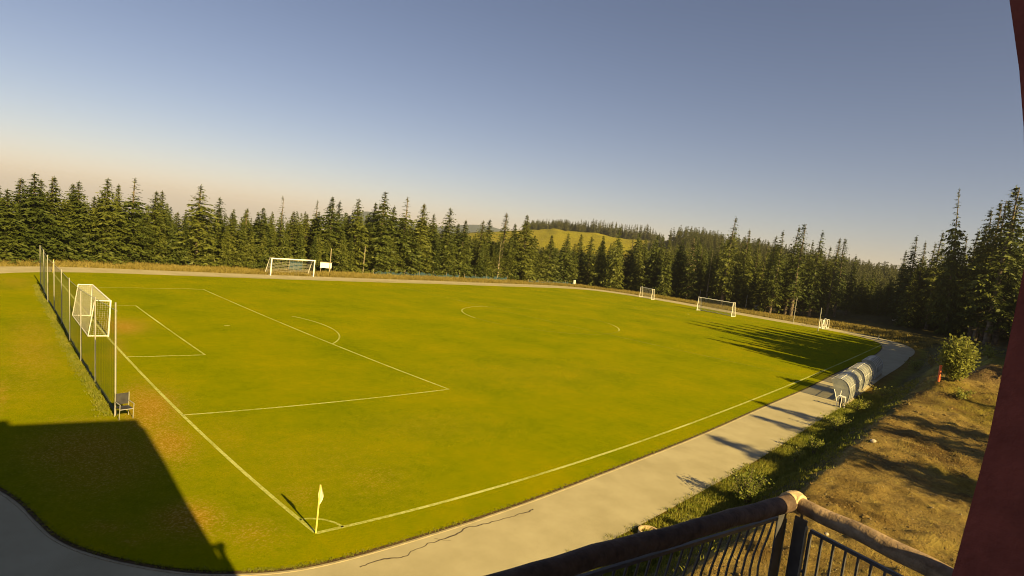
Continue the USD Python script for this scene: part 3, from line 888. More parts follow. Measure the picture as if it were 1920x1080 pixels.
for q in range(ns + 1):
    s = dist[-1] * q / ns
    b_ = np.array([np.interp(s, dist, NP[:, 0]), np.interp(s, dist, NP[:, 1]), 0.03])
    hh = np.interp(s, dist, tops)
    nm.append(tube([b_, b_ + [-LEAN * hh / 2, 0, hh / 2], b_ + [-LEAN * hh, 0, hh]], 0.0032, 3, caps=False))
part(fence, "net", cat_(*nm), M_netc)
part(fence, "cable", tube(np.c_[NP[:, 0] - LEAN * tops, NP[:, 1], tops + 0.05], 0.012, 5), M_alu)
# folded net skirt along the foot
part(fence, "net_skirt", tube(np.c_[resample(NP, 0.5)[:, :2] + RNG.normal(0, .03, (len(resample(NP, 0.5)), 2)), np.full(len(resample(NP, 0.5)), 0.08)], 0.06, 6), M_netc)

# chair at the fence foot
ch = at(232, 784)
t = thing("chair", [ch[0], ch[1], TZ], math.atan2(EYE[1] - ch[1], EYE[0] - ch[0]) + 0.35, "white framed chair with dark back and seat at the near end of the net fence", "chair")
w2, dp, sh, bh = 0.26, 0.25, 0.42, 1.0
for s in (-1, 1):
    part(t, "leg", rod((dp, s * w2, 0), (dp, s * w2, sh + 0.22), 0.016), M_alu, smooth=50)
    part(t, "leg", rod((-dp, s * w2, 0), (-dp - 0.08, s * w2, bh), 0.016), M_alu, smooth=50)
    part(t, "armrest", rod((-dp - 0.04, s * w2, sh + 0.22), (dp + 0.02, s * w2, sh + 0.22), 0.016), M_alu, smooth=50)
part(t, "front_rail", rod((dp, -w2, sh), (dp, w2, sh), 0.016), M_alu, smooth=50)
part(t, "seat", box(2 * dp - 0.04, 2 * w2 - 0.05, 0.03, (0, 0, sh + 0.01), ch=0.006), M_black)
bk = box(0.025, 2 * w2 - 0.05, 0.46, (0, 0, 0), ch=0.006); bk.apply_transform(trimesh.transformations.rotation_matrix(-0.12, [0, 1, 0])); bk.apply_translation([-dp - 0.055, 0, 0.74])
part(t, "backrest", bk, M_black)

# ------------------------------------------------------------------ dugouts on the near straight
def shelter(p0, p1, label):
    p0, p1 = np.asarray(p0, float), np.asarray(p1, float)
    d = (p1 - p0)[:2]; L = np.linalg.norm(d)
    t = thing("dugout_shelter", [p0[0], p0[1], 0.0], math.atan2(d[1], d[0]), label, "dugout")
    # profile (y towards the pitch, z)
    th = np.linspace(0, 1, 13)
    prof = np.array([(0.0, 0.06), (-0.06, 0.32), (-0.09, 0.62), (-0.08, 0.92), (-0.02, 1.2), (0.10, 1.45), (0.26, 1.63), (0.46, 1.75), (0.68, 1.80), (0.90, 1.79), (1.12, 1.73), (1.3, 1.62)])
    n = max(4, round(L / 1.0))
    for k in range(n + 1):
        x = L * k / n
        part(t, "rib", tube([(x, y, z) for y, z in prof], 0.021, 6), M_frame, smooth=50)
    for y, z in (prof[0], prof[4], prof[8], prof[-1]):
        part(t, "purlin", tube([(-0.03, y, z), (L / 2, y, z), (L + 0.03, y, z)], 0.022, 6), M_frame, smooth=50)
    for k in range(n):
        x0, x1 = L * k / n + 0.035, L * (k + 1) / n - 0.035
        pr = prof + np.array([0.012, -0.012])
        v = np.array([(x, y, z) for x in (x0, x1) for y, z in pr]); m_ = len(pr)
        f = [[a, a + 1, m_ + a + 1] for a in range(m_ - 1)] + [[a, m_ + a + 1, m_ + a] for a in range(m_ - 1)]
        part(t, "panel", trimesh.Trimesh(v, f, process=False), M_poly, smooth=True)
    for x in (0.0, L):
        poly = Polygon(list(map(tuple, prof)) + [(1.0, 0.9), (0.7, 0.06)])
        e = trimesh.creation.extrude_polygon(poly, 0.006, engine="earcut")
        e.apply_transform(np.array([[0, 0, 1, x - 0.003], [1, 0, 0, 0], [0, 1, 0, 0], [0, 0, 0, 1.0]]))
        part(t, "end_panel", e, M_poly)
        part(t, "end_post", rod((x, 0.7, 0), (x, 1.0, 0.9), 0.025), M_white)
    part(t, "bench", cat_(box(L - 0.3, 0.36, 0.04, (L / 2, 0.34, 0.45)), *[box(0.05, 0.3, 0.43, (x, 0.34, 0.215)) for x in np.linspace(0.4, L - 0.4, 4)]), M_wood)
    part(t, "footing", box(L + 0.2, 0.22, 0.12, (L / 2, 0.0, 0.02)), M_kerb)


def dug(px0, x_len, gap=0.0):
    return None


D0 = at(1588, 757)
ddir = np.array([math.cos(0.075), math.sin(0.075), 0])
shelter(D0, D0 + ddir * 6.2, "curved clear dugout with white ribs, nearest and sunlit, beside the near straight")
shelter(D0 + ddir * 8.0, D0 + ddir * 13.4, "middle of the three curved dugouts, half in tree shade")
shelter(D0 + ddir * 16.0, D0 + ddir * 21.0, "farthest of the three curved dugouts, bluish and fully in shade")

bn = at(1575, 764)
t = thing("litter_bin", [bn[0], bn[1], 0.0], 0.9, "white framed litter bin with black sack in front of the nearest dugout", "bin")
for sx in (-1, 1):
    for sy in (-1, 1):
        part(t, "leg", bar((sx * .2, sy * .16, 0), (sx * .2, sy * .16, 0.85), 0.03), M_white)
part(t, "rim", cat_(*[bar(a, b, 0.04) for a, b in (((-.22, -.16, .85), (.22, -.16, .85)), ((-.22, .16, .85), (.22, .16, .85)), ((-.2, -.16, .85), (-.2, .16, .85)), ((.2, -.16, .85), (.2, .16, .85)))]), M_white)
sk = trimesh.creation.icosphere(3, 1.0); sk.vertices *= [0.17, 0.13, 0.36]; sk.vertices += (meshkit.fbm(sk.vertices * 6, 3, 2) - .5)[:, None] * 0.05; sk.apply_translation([0, 0, 0.47])
part(t, "sack", sk, M_black, smooth=True)
pole(at(1573, 757), (1574.5, 733), 0.03, "slim white post just behind the litter bin", M_white)

# ------------------------------------------------------------------ board, hut, blue sheets
b1, b2 = at(600.5, 512), at(618.5, 513)
bd = (b2 - b1)[:2]; Lb = np.linalg.norm(bd)
hb = rise(b1, 602, 492)
t = thing("information_board", [b1[0], b1[1], 0], math.atan2(bd[1], bd[0]), "white information board on two posts right of the large white goal", "sign board")
for x in (0.03, Lb - 0.03):
    part(t, "post", bar((x, 0.06, 0), (x, 0.06, hb), 0.09), M_palebark)
part(t, "panel", box(Lb + 0.3, 0.05, hb * 0.52, (Lb / 2, 0, hb * 0.76), ch=0.01), M_white)
part(t, "roof", box(Lb + 0.5, 0.35, 0.06, (Lb / 2, 0.05, hb * 1.05)), M_wood)

hu = at(580, 508)
hu = EYE + (hu - EYE) * 1.10; hu[2] = -0.3
t = thing("hut", hu, 0.05, "low hut with a dark red roof under the spruces behind the large white goal", "hut")
part(t, "wall", box(6.4, 3.0, 2.5, (0, 0, 1.25), ch=0.02), M_wood)
rf = trimesh.creation.extrude_polygon(Polygon([(-2.0, 0), (2.0, 0), (0, 0.9)]), 7.2, engine="earcut")
rf.apply_transform(np.array([[0, 0, 1, -3.6], [1, 0, 0, 0], [0, 1, 0, 2.5], [0, 0, 0, 1.0]]))
part(t, "roof", rf, M_hutred)
part(t, "door", box(0.9, 0.06, 1.9, (1.2, -1.52, 0.96), ch=0.01), M_black)


def sheet_fence(p0, p1, h, label, seed, drop_=0.3):
    p0, p1 = np.asarray(p0, float), np.asarray(p1, float)
    t = thing("blue_net_fence", [p0[0], p0[1], 0], 0, label, "fence")
    L = np.linalg.norm((p1 - p0)[:2]); n = max(3, int(L / 3))
    for k in range(n + 1):
        q = (p1 - p0) * k / n
        part(t, "post", rod((q[0], q[1], -0.1), (q[0], q[1], h + 0.15), 0.04), M_palebark)
    g = np.random.default_rng(seed)
    for k in range(n):
        a, b = (p1 - p0) * k / n, (p1 - p0) * (k + 1) / n
        m_ = 9
        nn = np.array([-(b - a)[1], (b - a)[0], 0]) / np.linalg.norm(b - a)
        v, f = [], []
        for i_ in range(m_):
            x = i_ / (m_ - 1)
            w = a + (b - a) * (0.02 + 0.96 * x) + nn * (0.06 * math.sin(x * 9 + g.uniform(0, 1)) - 0.06)
            v += [w + [0, 0, 0.05 + g.uniform(0, .1)], w + [0, 0, h - (0.15 * math.sin(pi * x) + g.uniform(0, drop_))]]
        for i_ in range(m_ - 1):
            f += [[2 * i_, 2 * i_ + 2, 2 * i_ + 3], [2 * i_, 2 * i_ + 3, 2 * i_ + 1]]
        part(t, "sheet", trimesh.Trimesh(v, f, process=False), M_blue, smooth=True)


sheet_fence(at(180, 493) + [0, 1.0, 0], at(480, 503) + [0, 1, 0], 1.0, "low sagging blue net fence at the forest edge left of the large goal", 1, 0.6)
sheet_fence(at(700, 516), at(860, 522), 1.0, "low sagging blue net fence at the forest edge right of the large goal", 2, 0.5)
sheet_fence(at(870, 523), at(950, 526), 0.9, "dark blue net fence in front of the bare spruces past the far straight's middle", 3, 0.4)
sheet_fence(at(990, 531), at(1075, 533.5), 0.8, "blue net fence at the forest edge left of the white marker box", 4, 0.4)
sheet_fence(at(541, 507), at(566, 508), 1.7, "blue tarpaulin screen seen through the net of the large white goal", 5, 0.3)
wb = at(1076.5, 534.5)
t = thing("marker_box", wb, 0.3, "small white marker box on a foot where the far straight forks", "marker")
part(t, "box", box(0.5, 0.4, 0.9, (0, 0, 0.75), ch=0.03), M_white)
part(t, "foot", box(0.2, 0.2, 0.3, (0, 0, 0.15)), M_kerb)


# ------------------------------------------------------------------ spruces
def spruce_mesh(seed, h=12.0, rad=2.4, base=0.03, dens=1.0, gap=0.0, droop=0.5, power=0.8, twig=0.55, top_sparse=0.0):
    g = np.random.default_rng(seed)
    tris = []
    z = base * h
    lev = 0
    while z < h * 0.985:
        t = z / h
        step = (0.34 - 0.16 * t) / dens
        prof = rad * (1 - t) ** power * (1 - 0.22 * np.clip((t - .75) / .25, 0, 1)) * (0.75 + 0.25 * min(1, (t - base + 0.02) / 0.12)) + 0.07
        nb = int(g.integers(6, 9) * (1 if t < .85 else .8))
        if top_sparse and t > 1 - top_sparse:
            nb = int(g.integers(2, 5)); prof *= 0.75; step *= 1.7
        a0 = g.uniform(0, 2 * pi)
        for b in range(nb):
            if g.uniform() < gap:
                continue
            az = a0 + 2 * pi * b / nb + g.normal(0, 0.25)
            side = 0.85 + 0.3 * math.sin(az * 2 + seed) * math.sin(t * 9 + seed)
            L = prof * g.uniform(0.6, 1.18) * side
            dirv = np.array([math.cos(az), math.sin(az), 0])
            sidev = np.array([-dirv[1], dirv[0], 0])
            up0 = g.uniform(0.0, 0.25) + 0.5 * max(0, t - 0.75)
            ns = max(3, int(L / 0.19 * dens ** .3))
            s = np.linspace(0.12, 1, ns)
            x = L * s
            zz = z + g.normal(0, 0.1) + x * up0 - droop * L * (s ** 2) * (1 - 0.45 * t) + 0.12 * L * s ** 5
            spine = dirv * x[:, None] + np.array([0, 0, 1]) * zz[:, None]
            for q in range(ns):
                tl = twig * (0.55 + 0.75 * g.uniform()) * (0.22 + 0.78 * min(1, L / 1.4)) * (1.1 - 0.35 * s[q])
                for sg in (-1, 1):
                    o_ = spine[q]
                    d = sidev * sg * g.uniform(0.45, 0.9) + dirv * g.uniform(0.25, 0.7) + np.array([0, 0, -g.uniform(0.15, 0.75)])
                    d /= np.linalg.norm(d)
                    wv = np.cross(d, g.normal(0, 1, 3)); wv /= np.linalg.norm(wv) + 1e-9
                    wv = wv * 0.5 + np.array([0, 0, 0.35]) + dirv * 0.2
                    wdt = tl * g.uniform(0.22, 0.36)
                    tip = o_ + d * tl
                    mid = o_ + d * tl * 0.45
                    tris.append((o_, mid + wv * wdt, tip))
                    tris.append((o_, tip, mid - wv * wdt))
            tip = spine[-1]
            tris.append((tip - dirv * .2 + sidev * 0.10, tip - dirv * .2 - sidev * 0.10, tip + dirv * 0.22 + [0, 0, -0.06]))
        z += step * g.uniform(0.8, 1.2)
        lev += 1
    for k in range(10):   # leader
        z0 = h * (0.93 + 0.07 * k / 10)
        a = g.uniform(0, 2 * pi); dv = np.array([math.cos(a), math.sin(a), 0])
        l_ = 0.32 * (1.05 - k / 10)
        tris.append((np.array([0, 0, z0]) - dv * .02, np.array([0, 0, z0 + 0.12]), np.array([0, 0, z0 + .1]) + dv * l_))
    tr_ = np.array([[*map(np.asarray, q)] for q in tris]).reshape(-1, 3)
    return trimesh.Trimesh(tr_, np.arange(len(tr_)).reshape(-1, 3), process=False)


def trunk_mesh(h, r0, seed):
    g = np.random.default_rng(seed)
    z = np.linspace(-0.4, h * 0.985, 14)
    w = np.cumsum(g.normal(0, 0.02, (14, 2)), 0)
    return tube(np.c_[w[:, 0], w[:, 1], z], r0 * (1 - np.clip(z / h, 0, 1)) ** 0.9 + 0.02, 8)


def stubs_mesh(h, lo, hi, n, ln, seed):
    g = np.random.default_rng(seed)
    ms = []
    for k in range(n):
        z = h * g.uniform(lo, hi); a = g.uniform(0, 2 * pi); L = ln * g.uniform(.4, 1) * (1 - z / h * .6)
        d = np.array([math.cos(a), math.sin(a), 0])
        ms.append(tube([[0, 0, z], d * L * .6 + [0, 0, z - .08 * L], d * L + [0, 0, z - .3 * L]], [0.025, 0.016, 0.006], 3, caps=False))
    return cat_(*ms)


def twigs_of(mesh, keep, seed):
    g = np.random.default_rng(seed)
    f = mesh.faces[g.uniform(size=len(mesh.faces)) < keep]
    return trimesh.Trimesh(mesh.vertices[f.ravel()], np.arange(3 * len(f)).reshape(-1, 3), process=False)


FORMS = {}


def form(key, h, crown, trunk_r, crown_mat=M_spruce, bark=M_bark, stubs=None, seed=0):
    path = f"/World/{key}"
    c = stage.CreateClassPrim(path)
    part(c, "trunk", trunk_mesh(h, trunk_r, seed), bark, smooth=50)
    part(c, "crown", crown, crown_mat)
    if stubs is not None:
        part(c, "dead_branches", stubs, M_dead)
    FORMS[key] = (path, h)


form("broad_spruce", 12, spruce_mesh(11, 12, 3.1, 0.02, 1.1, droop=0.55, power=0.85, twig=.62), 0.20, seed=1)
form("dense_spruce", 12, spruce_mesh(12, 12, 2.8, 0.03, 1.15, droop=0.6, power=0.8, twig=.6), 0.18, seed=2)
form("narrow_spruce", 12, spruce_mesh(13, 12, 2.15, 0.04, 1.1, droop=0.6, power=0.75, twig=.55), 0.16, seed=3)
form("ragged_spruce", 12, spruce_mesh(14, 12, 3.0, 0.03, 1.0, gap=0.2, droop=0.5, power=0.85, twig=.62), 0.18, seed=4)
form("thin_topped_spruce", 12, spruce_mesh(15, 12, 2.8, 0.03, 1.05, gap=0.1, droop=0.5, power=0.8, top_sparse=0.25, twig=.6), 0.18, seed=5)
form("mature_spruce", 12, spruce_mesh(16, 12, 2.3, 0.14, 1.15, gap=0.08, droop=0.6, power=0.75, twig=.5), 0.19, stubs=stubs_mesh(12, .05, .25, 26, 1.1, 3), seed=6)
form("tall_mature_spruce", 12, spruce_mesh(17, 12, 1.9, 0.22, 1.15, gap=0.12, droop=0.6, power=0.7, twig=.45), 0.16, stubs=stubs_mesh(12, .05, .32, 34, 1.0, 4), seed=7)
form("lanky_spruce", 12, spruce_mesh(18, 12, 1.7, 0.16, 0.95, gap=0.25, droop=0.45, power=0.55, twig=.45, top_sparse=0.30), 0.14, stubs=stubs_mesh(12, .05, .4, 30, .9, 5), seed=8)
form("dying_spruce", 12, spruce_mesh(19, 12, 1.6, 0.15, 1.0, gap=0.2, droop=0.65, power=0.55, twig=.45), 0.15, crown_mat=M_dead, bark=M_palebark, stubs=stubs_mesh(12, .04, .9, 90, .9, 6), seed=9)
form("bare_trunk_spruce", 12, spruce_mesh(20, 12, 1.6, 0.36, 1.0, gap=0.2, droop=0.6, power=0.65, twig=.45), 0.17, bark=M_palebark, stubs=stubs_mesh(12, .15, .6, 40, .8, 7), seed=10)
form("far_spruce", 12, spruce_mesh(21, 12, 2.0, 0.02, 0.45, droop=0.55, power=0.7, twig=1.0), 0.2, crown_mat=M_spruce_far, seed=11)
form("far_narrow_spruce", 12, spruce_mesh(22, 12, 1.6, 0.02, 0.45, droop=0.5, power=0.65, twig=0.9), 0.2, crown_mat=M_spruce_far, seed=12)

TG = np.random.default_rng(42)


def plant(key, base, top_z, width=1.0, label=None, group=None, name="spruce_tree", tilt=None):
    path, h = FORMS[key]
    s = (top_z - base[2]) / h
    sw = s ** 0.75 * width
    return copy_of(path, name, base - np.array([0, 0, 0.05]), TG.uniform(0, 2 * pi) if tilt is None else 0.0, (sw, sw, s), label, "tree", group, tilt=TG.normal(0, 0.012, 2) if tilt is None else tilt)


K = dict(b="broad_spruce", d="dense_spruce", n="narrow_spruce", r="ragged_spruce", s="thin_topped_spruce", m="mature_spruce", t="tall_mature_spruce", l="lanky_spruce", x="dying_spruce", o="bare_trunk_spruce")
LEFT = "spruces along the forest edge behind the far straight"
# (top x, top y, base y, extra depth, form, width, label)
FRONT = [
    (12, 352, 494, 2, "b", 1.2, "leftmost broad spruce at the left edge of the view"),
    (36, 331, 494, 5, "d", 1.2, "broad spruce with a rounded shoulder left of the tallest left-hand tip"),
    (65, 322, 495, 3, "b", 1.15, "tallest spruce of the left end of the forest, pointed tip"),
    (79, 334, 495, 8, "n", 1.1, "narrow spruce tip close right of the tallest left-hand spruce"),
    (105, 329, 495, 3, "d", 1.1, "dense pointed spruce behind the yellow far corner flag"),
    (136, 342, 496, 7, "d", 1.0, "spruce of a close pair behind the left goal, the left one"),
    (149, 338, 496, 4, "b", 1.05, "spruce of a close pair behind the left goal, the right one"),
    (176, 366, 497, 9, "d", 1.0, "shorter spruce filling the gap left of the tall one above the left goal"),
    (202, 332, 497, 3, "b", 1.1, "tall spruce straight above the left goal's right post"),
    (222, 343, 498, 7, "n", 1.0, "slender dark spruce tip between two taller spruces above the left goal"),
    (254, 332, 498, 3, "s", 1.15, "spruce with thin see-through upper branches left of the sky notch"),
    (295, 357, 499, 4, "d", 1.05, "left of two equal spruces right of the deep sky notch on the left"),
    (307, 356, 499, 7, "n", 1.1, "right of two equal spruces past the deep sky notch on the left"),
    (335, 396, 500, 8, "d", 1.0, "low spruce in the dip left of the lopsided ragged spruce"),
    (378, 345, 502, 3, "r", 1.25, "ragged-topped tall spruce with a lopsided crown left of the far goal"),
    (412, 368, 503, 5, "n", 1.05, "small pointed spruce tip right of the lopsided ragged spruce"),
    (436, 396, 504, 4, "d", 1.0, "low dense spruce between the small pointed tip and the thin-topped spruce"),
    (463, 389, 505, 6, "s", 1.0, "thin-topped spruce halfway between the lopsided spruce and the far goal"),
    (494, 388, 507, 4, "d", 1.1, "dark dense spruce above the left post of the large far goal"),
    (512, 402, 507, 8, "r", 1.0, "low ragged spruce left of the lanky bottle-brush spruce"),
    (530, 366, 508, 12, "l", 0.9, "lanky spruce with a sparse bottle-brush top above the large far goal"),
    (553, 395, 509, 5, "d", 1.1, "dense spruce just right of the lanky bottle-brush spruce"),
    (576, 400, 510, 9, "d", 1.0, "low spruce above the middle of the large far goal's crossbar"),
    (594, 374, 511, 10, "s", 0.9, "sparse-tipped spruce above the right post of the large far goal"),
    (623, 367, 512, 4, "d", 1.1, "pointed spruce directly above the white information board"),
    (637, 375, 513, 7, "n", 1.0, "slim spruce close right of the one above the information board"),
    (655, 402, 514, 6, "d", 1.0, "low spruce midway between the information board and the pale slim pole"),
    (674, 371, 515, 4, "b", 1.05, "pointed spruce above the pale slim pole in front of the forest"),
    (690, 410, 516, 9, "d", 1.0, "low spruce directly behind the pale slim pole"),
    (706, 378, 516, 8, "n", 1.1, "left shoulder spruce of the tallest mid-forest spruce"),
    (722, 357, 517, 3, "b", 1.1, "tallest spruce of the forest edge near the middle of the far straight"),
    (737, 384, 518, 7, "n", 1.1, "right shoulder spruce of the tallest mid-forest spruce"),
    (766, 368, 519, 4, "s", 1.15, "tiered thin-topped spruce right of the tallest mid-forest spruce"),
    (795, 380, 520, 4, "d", 1.1, "dense spruce with a sharp tip, second right of the tiered one"),
    (816, 400, 521, 6, "b", 1.0, "blunt bushy spruce between two sharp tips right of mid forest"),
    (846, 388, 522, 4, "n", 1.25, "slim dark sharp-tipped spruce right of the blunt bushy one"),
    (860, 418, 522, 8, "d", 1.0, "low spruce between the slim sharp-tipped and the low rounded one"),
    (873, 411, 523, 4, "d", 1.0, "low rounded spruce left of the bluish hill gap"),
    (906, 412, 524, 5, "n", 1.15, "left one of two low dark twin tips before the bluish hill"),
    (921, 410, 525, 6, "n", 1.15, "right one of two low dark twin tips before the bluish hill"),
    (950, 398, 527, 4, "t", 1.25, "tall sparse spruce with two bare pale trunks below"),
    (942, 440, 527, 3, "o", 1.0, "bare-trunked thin spruce left of the tall sparse one"),
    (968, 418, 529, 6, "d", 1.0, "mid-height spruce left of the tall dark one at the hill meadow's left end"),
    (991, 402, 530, 4, "d", 1.15, "tall dark spruce at the left end of the sunny hill meadow"),
    (1003, 440, 531, 7, "n", 1.2, "slim spruce close right of the tall dark one at the meadow's left end"),
    (1020, 462, 531, 5, "d", 1.0, "lowest spruce below the left part of the hill meadow"),
    (1038, 440, 532, 4, "d", 1.15, "first spruce standing out against the hill meadow from the left"),
    (1064, 436, 533, 4, "b", 1.0, "second spruce standing out against the hill meadow from the left"),
    (1078, 455, 534, 6, "n", 1.1, "low slim spruce between the second and the slim meadow spruces"),
    (1090, 438, 534, 5, "n", 1.2, "slim spruce against the middle of the hill meadow"),
    (1111, 442, 535, 5, "n", 1.25, "dark slim spruce right of the middle of the hill meadow"),
    (1130, 448, 536, 5, "d", 1.0, "dense spruce under the right half of the hill meadow, left of two bushy ones"),
    (1147, 455, 537, 6, "b", 0.9, "broad low spruce under the right half of the hill meadow"),
    (1165, 458, 538, 5, "d", 1.0, "dense low spruce left of the open-branched spruce at the meadow's right end"),
    (1189, 441, 540, 4, "s", 1.05, "open-branched spruce at the right end of the hill meadow"),
    (1203, 448, 541, 7, "n", 1.1, "slim spruce right of the open-branched spruce at the meadow's right end"),
]
for (tx, ty, by, ex, key, wd, lb) in FRONT:
    # foot of the tree on the same upright as its tip
    d = ray(tx, ty)[:2]; d = d / np.linalg.norm(d)
    L = np.linalg.norm((at(tx - 6, by) - EYE)[:2]) + ex
    base = np.array([*(EYE[:2] + d * L), 0.0])
    base[2] = gz(base[0], base[1])
    plant(K[key], base, rise(base, tx, ty), wd * (1.36 if tx < 520 else 1.32), lb or "mid-height spruce in the closed row behind the far straight", None if lb else "unremarkable spruces in the row behind the far straight")

RIGHTS = [
    (1222, 447, 545, 4, "m", 1.0, "first dark spruce right of the hill meadow, behind the small training goal"), (1241, 455, 548, 5, "m", 1.0, "second dark spruce right of the hill meadow"), (1262, 458, 552, 4, "m", 1.0, "third dark spruce right of the hill meadow"), (1283, 470, 556, 6, "n", 1.0, "narrow low spruce left of the brown dying one"),
    (1302, 446, 562, 2, "x", 1.1, "brown dying spruce with a pale trunk behind the far right goal"),
    (1338, 468, 567, 2, "o", 1.0, "spruce with a long bare pale trunk just right of the dying one"),
    (1318, 460, 564, 10, "m", 1.1, "green spruce filling the space between the dying and the bare-trunked one"), (1352, 440, 572, 12, "m", 1.1, "green spruce between the bare-trunked one and the tall pointed one"),
    (1377, 406, 577, 3, "m", 1.1, "tall spruce with a separate pointed tip above the far right goal"),
    (1405, 430, 580, 14, "m", 1.15, "dark pointed spruce close right of the tall one above the far right goal"),
    (1424, 445, 581, 18, "m", 1.2, "spruce left of the black gap behind the stone heap"), (1392, 452, 579, 22, "m", 1.2, "spruce hidden mostly behind the tall pointed one above the far right goal"),
    (1441, 452, 582, 10, "m", 1.1, "spruce above the middle of the low stone heap"),
    (1467, 432, 584, 4, "m", 1.0, "spruce with a pale lower trunk left of the shaggy double-tipped spruce"), (1455, 440, 583, 9, "n", 1.0, "narrow spruce close left of the one with a pale lower trunk"),
    (1498, 424, 585, 6, "m", 1.1, "left tip of the shaggy double-tipped spruce above the grey pole"), (1510, 417, 586, 3, "t", 1.35, "shaggy tall spruce with a leaning tip above the grey pole"),
    (1526, 452, 587, 10, "m", 1.0, "spruce squeezed between the shaggy double tip and the conical spruce"),
    (1543, 433, 587, 4, "m", 1.05, "conical spruce right of the shaggy double-tipped spruce"),
    (1558, 462, 588, 9, "m", 1.0, "low spruce between the conical spruce and the last two before the gap"),
    (1573, 445, 589, 4, "t", 1.2, "left one of the last two spruces before the gap in the right-hand wood"), (1588, 445, 589, 6, "t", 1.2, "right one of the last two spruces before the gap in the right-hand wood"),
    (1604, 478, 590, 12, "m", 1.0, "short spruce at the left side of the gap in the right-hand wood"), (1622, 508, 592, 22, "d", 1.0, "low spruce deep in the gap of the right-hand wood, left one"), (1640, 505, 593, 26, "d", 1.0, "low spruce deep in the gap of the right-hand wood, middle one"), (1655, 520, 594, 18, "r", .9, "ragged lowest spruce in the gap of the right-hand wood"), (1672, 515, 596, 22, "d", 1.0, "low spruce at the right side of the gap in the right-hand wood"),
    (1700, 470, 598, 8, "m", 1.0, "dark spruce left of the layered one at the right side of the gap"),
    (1718, 442, 599, 4, "m", 1.1, "dark layered spruce right of the gap in the right-hand wood"),
    (1737, 453, 600, 7, "m", 1.0, "dark spruce close right of the layered one"), (1755, 455, 601, 10, "m", 1.0, "dark spruce midway between the layered one and the two bare pale trunks"),
    (1769, 434, 601, 3, "m", 1.1, "dark spruce with two bare pale trunks left of the lanky giant"),
    (1796, 443, 602, 8, "m", 1.0, "dark spruce between the two bare pale trunks and the lanky giant"), (1786, 470, 602, 12, "m", 1.0, "lower dark spruce right of the two bare pale trunks"),
    (1823, 353, 602, 2, "s", 0.72, "lanky giant spruce with a thin ragged top near the right edge"),
    (1812, 440, 603, 8, "m", 1.1, "dark spruce left behind the lanky giant's trunk"), (1838, 430, 604, 8, "m", 1.1, "dark spruce right behind the lanky giant's trunk"),
    (1861, 391, 606, 5, "m", 1.15, "left one of two dark tall spruces beside the red wall"), (1874, 377, 607, 4, "m", 1.15, "right one of two dark tall spruces beside the red wall"),
    (1890, 372, 608, 7, "t", 1.4, "dark spruce between the tall pair and the half-hidden tallest one by the red wall"), (1904, 346, 609, 3, "t", 1.6, "tallest dark spruce, half hidden by the red wall"), (1918, 366, 610, 4, "m", 1.2, "dark spruce at the very right edge of the view, mostly behind the red wall"), (1850, 420, 605, 12, "m", 1.2, "lower dark spruce left of the tall dark pair beside the red wall"),
]
for (tx, ty, by, ex, key, wd, lb) in RIGHTS:
    d = ray(tx, ty)[:2]; d = d / np.linalg.norm(d)
    L = np.interp(tx, [1222, 1300, 1377, 1450, 1560, 1640, 1700, 1820, 1900], [120, 122, 128, 134, 140, 156, 150, 140, 132]) + ex
    if tx < 1450:
        L = np.linalg.norm((at(tx - 3, by) - EYE)[:2]) + ex
    base = np.array([*(EYE[:2] + d * L), 0.0])
    base[2] = gz(base[0], base[1])
    plant(K[key], base, rise(base, tx, ty), wd, lb or "dark spruce crowded beside the red wall at the right edge of the wood", None if lb else "spruces at the right edge of the wood, beside the red wall", tilt=(-0.065, -0.058) if "giant spruce with" in (lb or "") else None)

# rows behind: one mass
def too_close(q, pts, dmin):
    return any(np.hypot(q[0] - p[0], q[1] - p[1]) < dmin for p in pts)


MASS = [spruce_mesh(41, 12, 2.9, 0.03, 0.8, droop=.55, power=.8, twig=.8), spruce_mesh(42, 12, 2.4, 0.05, 0.8, droop=.6, power=.75, twig=.75), spruce_mesh(43, 12, 2.0, 0.1, 0.8, droop=.6, power=.7, twig=.7)]
placed = []
back = []
for k in range(6000):
    if len(back) >= 270:
        break
    x, y = TG.uniform(-30, 135), TG.uniform(77, 106)
    if too_close((x, y), placed, 2.3):
        continue
    placed.append((x, y))
    env = np.interp(x, [-20, 0, 15, 40, 60, 80, 100, 115, 135], [9.4, 9.0, 9.0, 9.3, 11.3, 10.8, 9.0, 8.5, 9.0])
    back.append((x, y, gz(x, y), env * TG.uniform(0.82, 1.02) / 12))
for k in range(70):
    x = -22 + k * 1.9 + TG.uniform(-.7, .7)
    y = np.interp(x, [-22, 0, 30, 60, 110], [74, 76.5, 76.5, 75.5, 75])
    back.append((x, y + TG.uniform(-.8, 1.2), gz(x, y), np.interp(x, [-20, 40, 60, 90, 110], [7.2, 7.2, 8.6, 8.2, 7]) * TG.uniform(.8, 1.1) / 12))
back = np.array(back)
scatter("back_forest", MASS, M_spruce, back[:, :3], back[:, 3], "dim spruces in the rows behind the forest edge of the far straight", "forest")
deep = []
for k in range(6000):
    if len(deep) >= 130:
        break
    az_, R_ = math.radians(TG.uniform(1.5, 38)), TG.uniform(140, 200)
    x, y = EYE[0] + R_ * math.cos(az_), EYE[1] + R_ * math.sin(az_)
    if y > 68 or R_ < np.interp(math.degrees(az_), [0, 12, 16, 40], [172, 172, 150, 140]) or too_close((x, y), placed, 3.0):
        continue
    gapf = 1.0 if not (8.5 < math.degrees(az_) < 14.0) else 0.62
    placed.append((x, y))
    deep.append((x, y, gz(x, y), TG.uniform(11.5, 15.5) * gapf / 12))
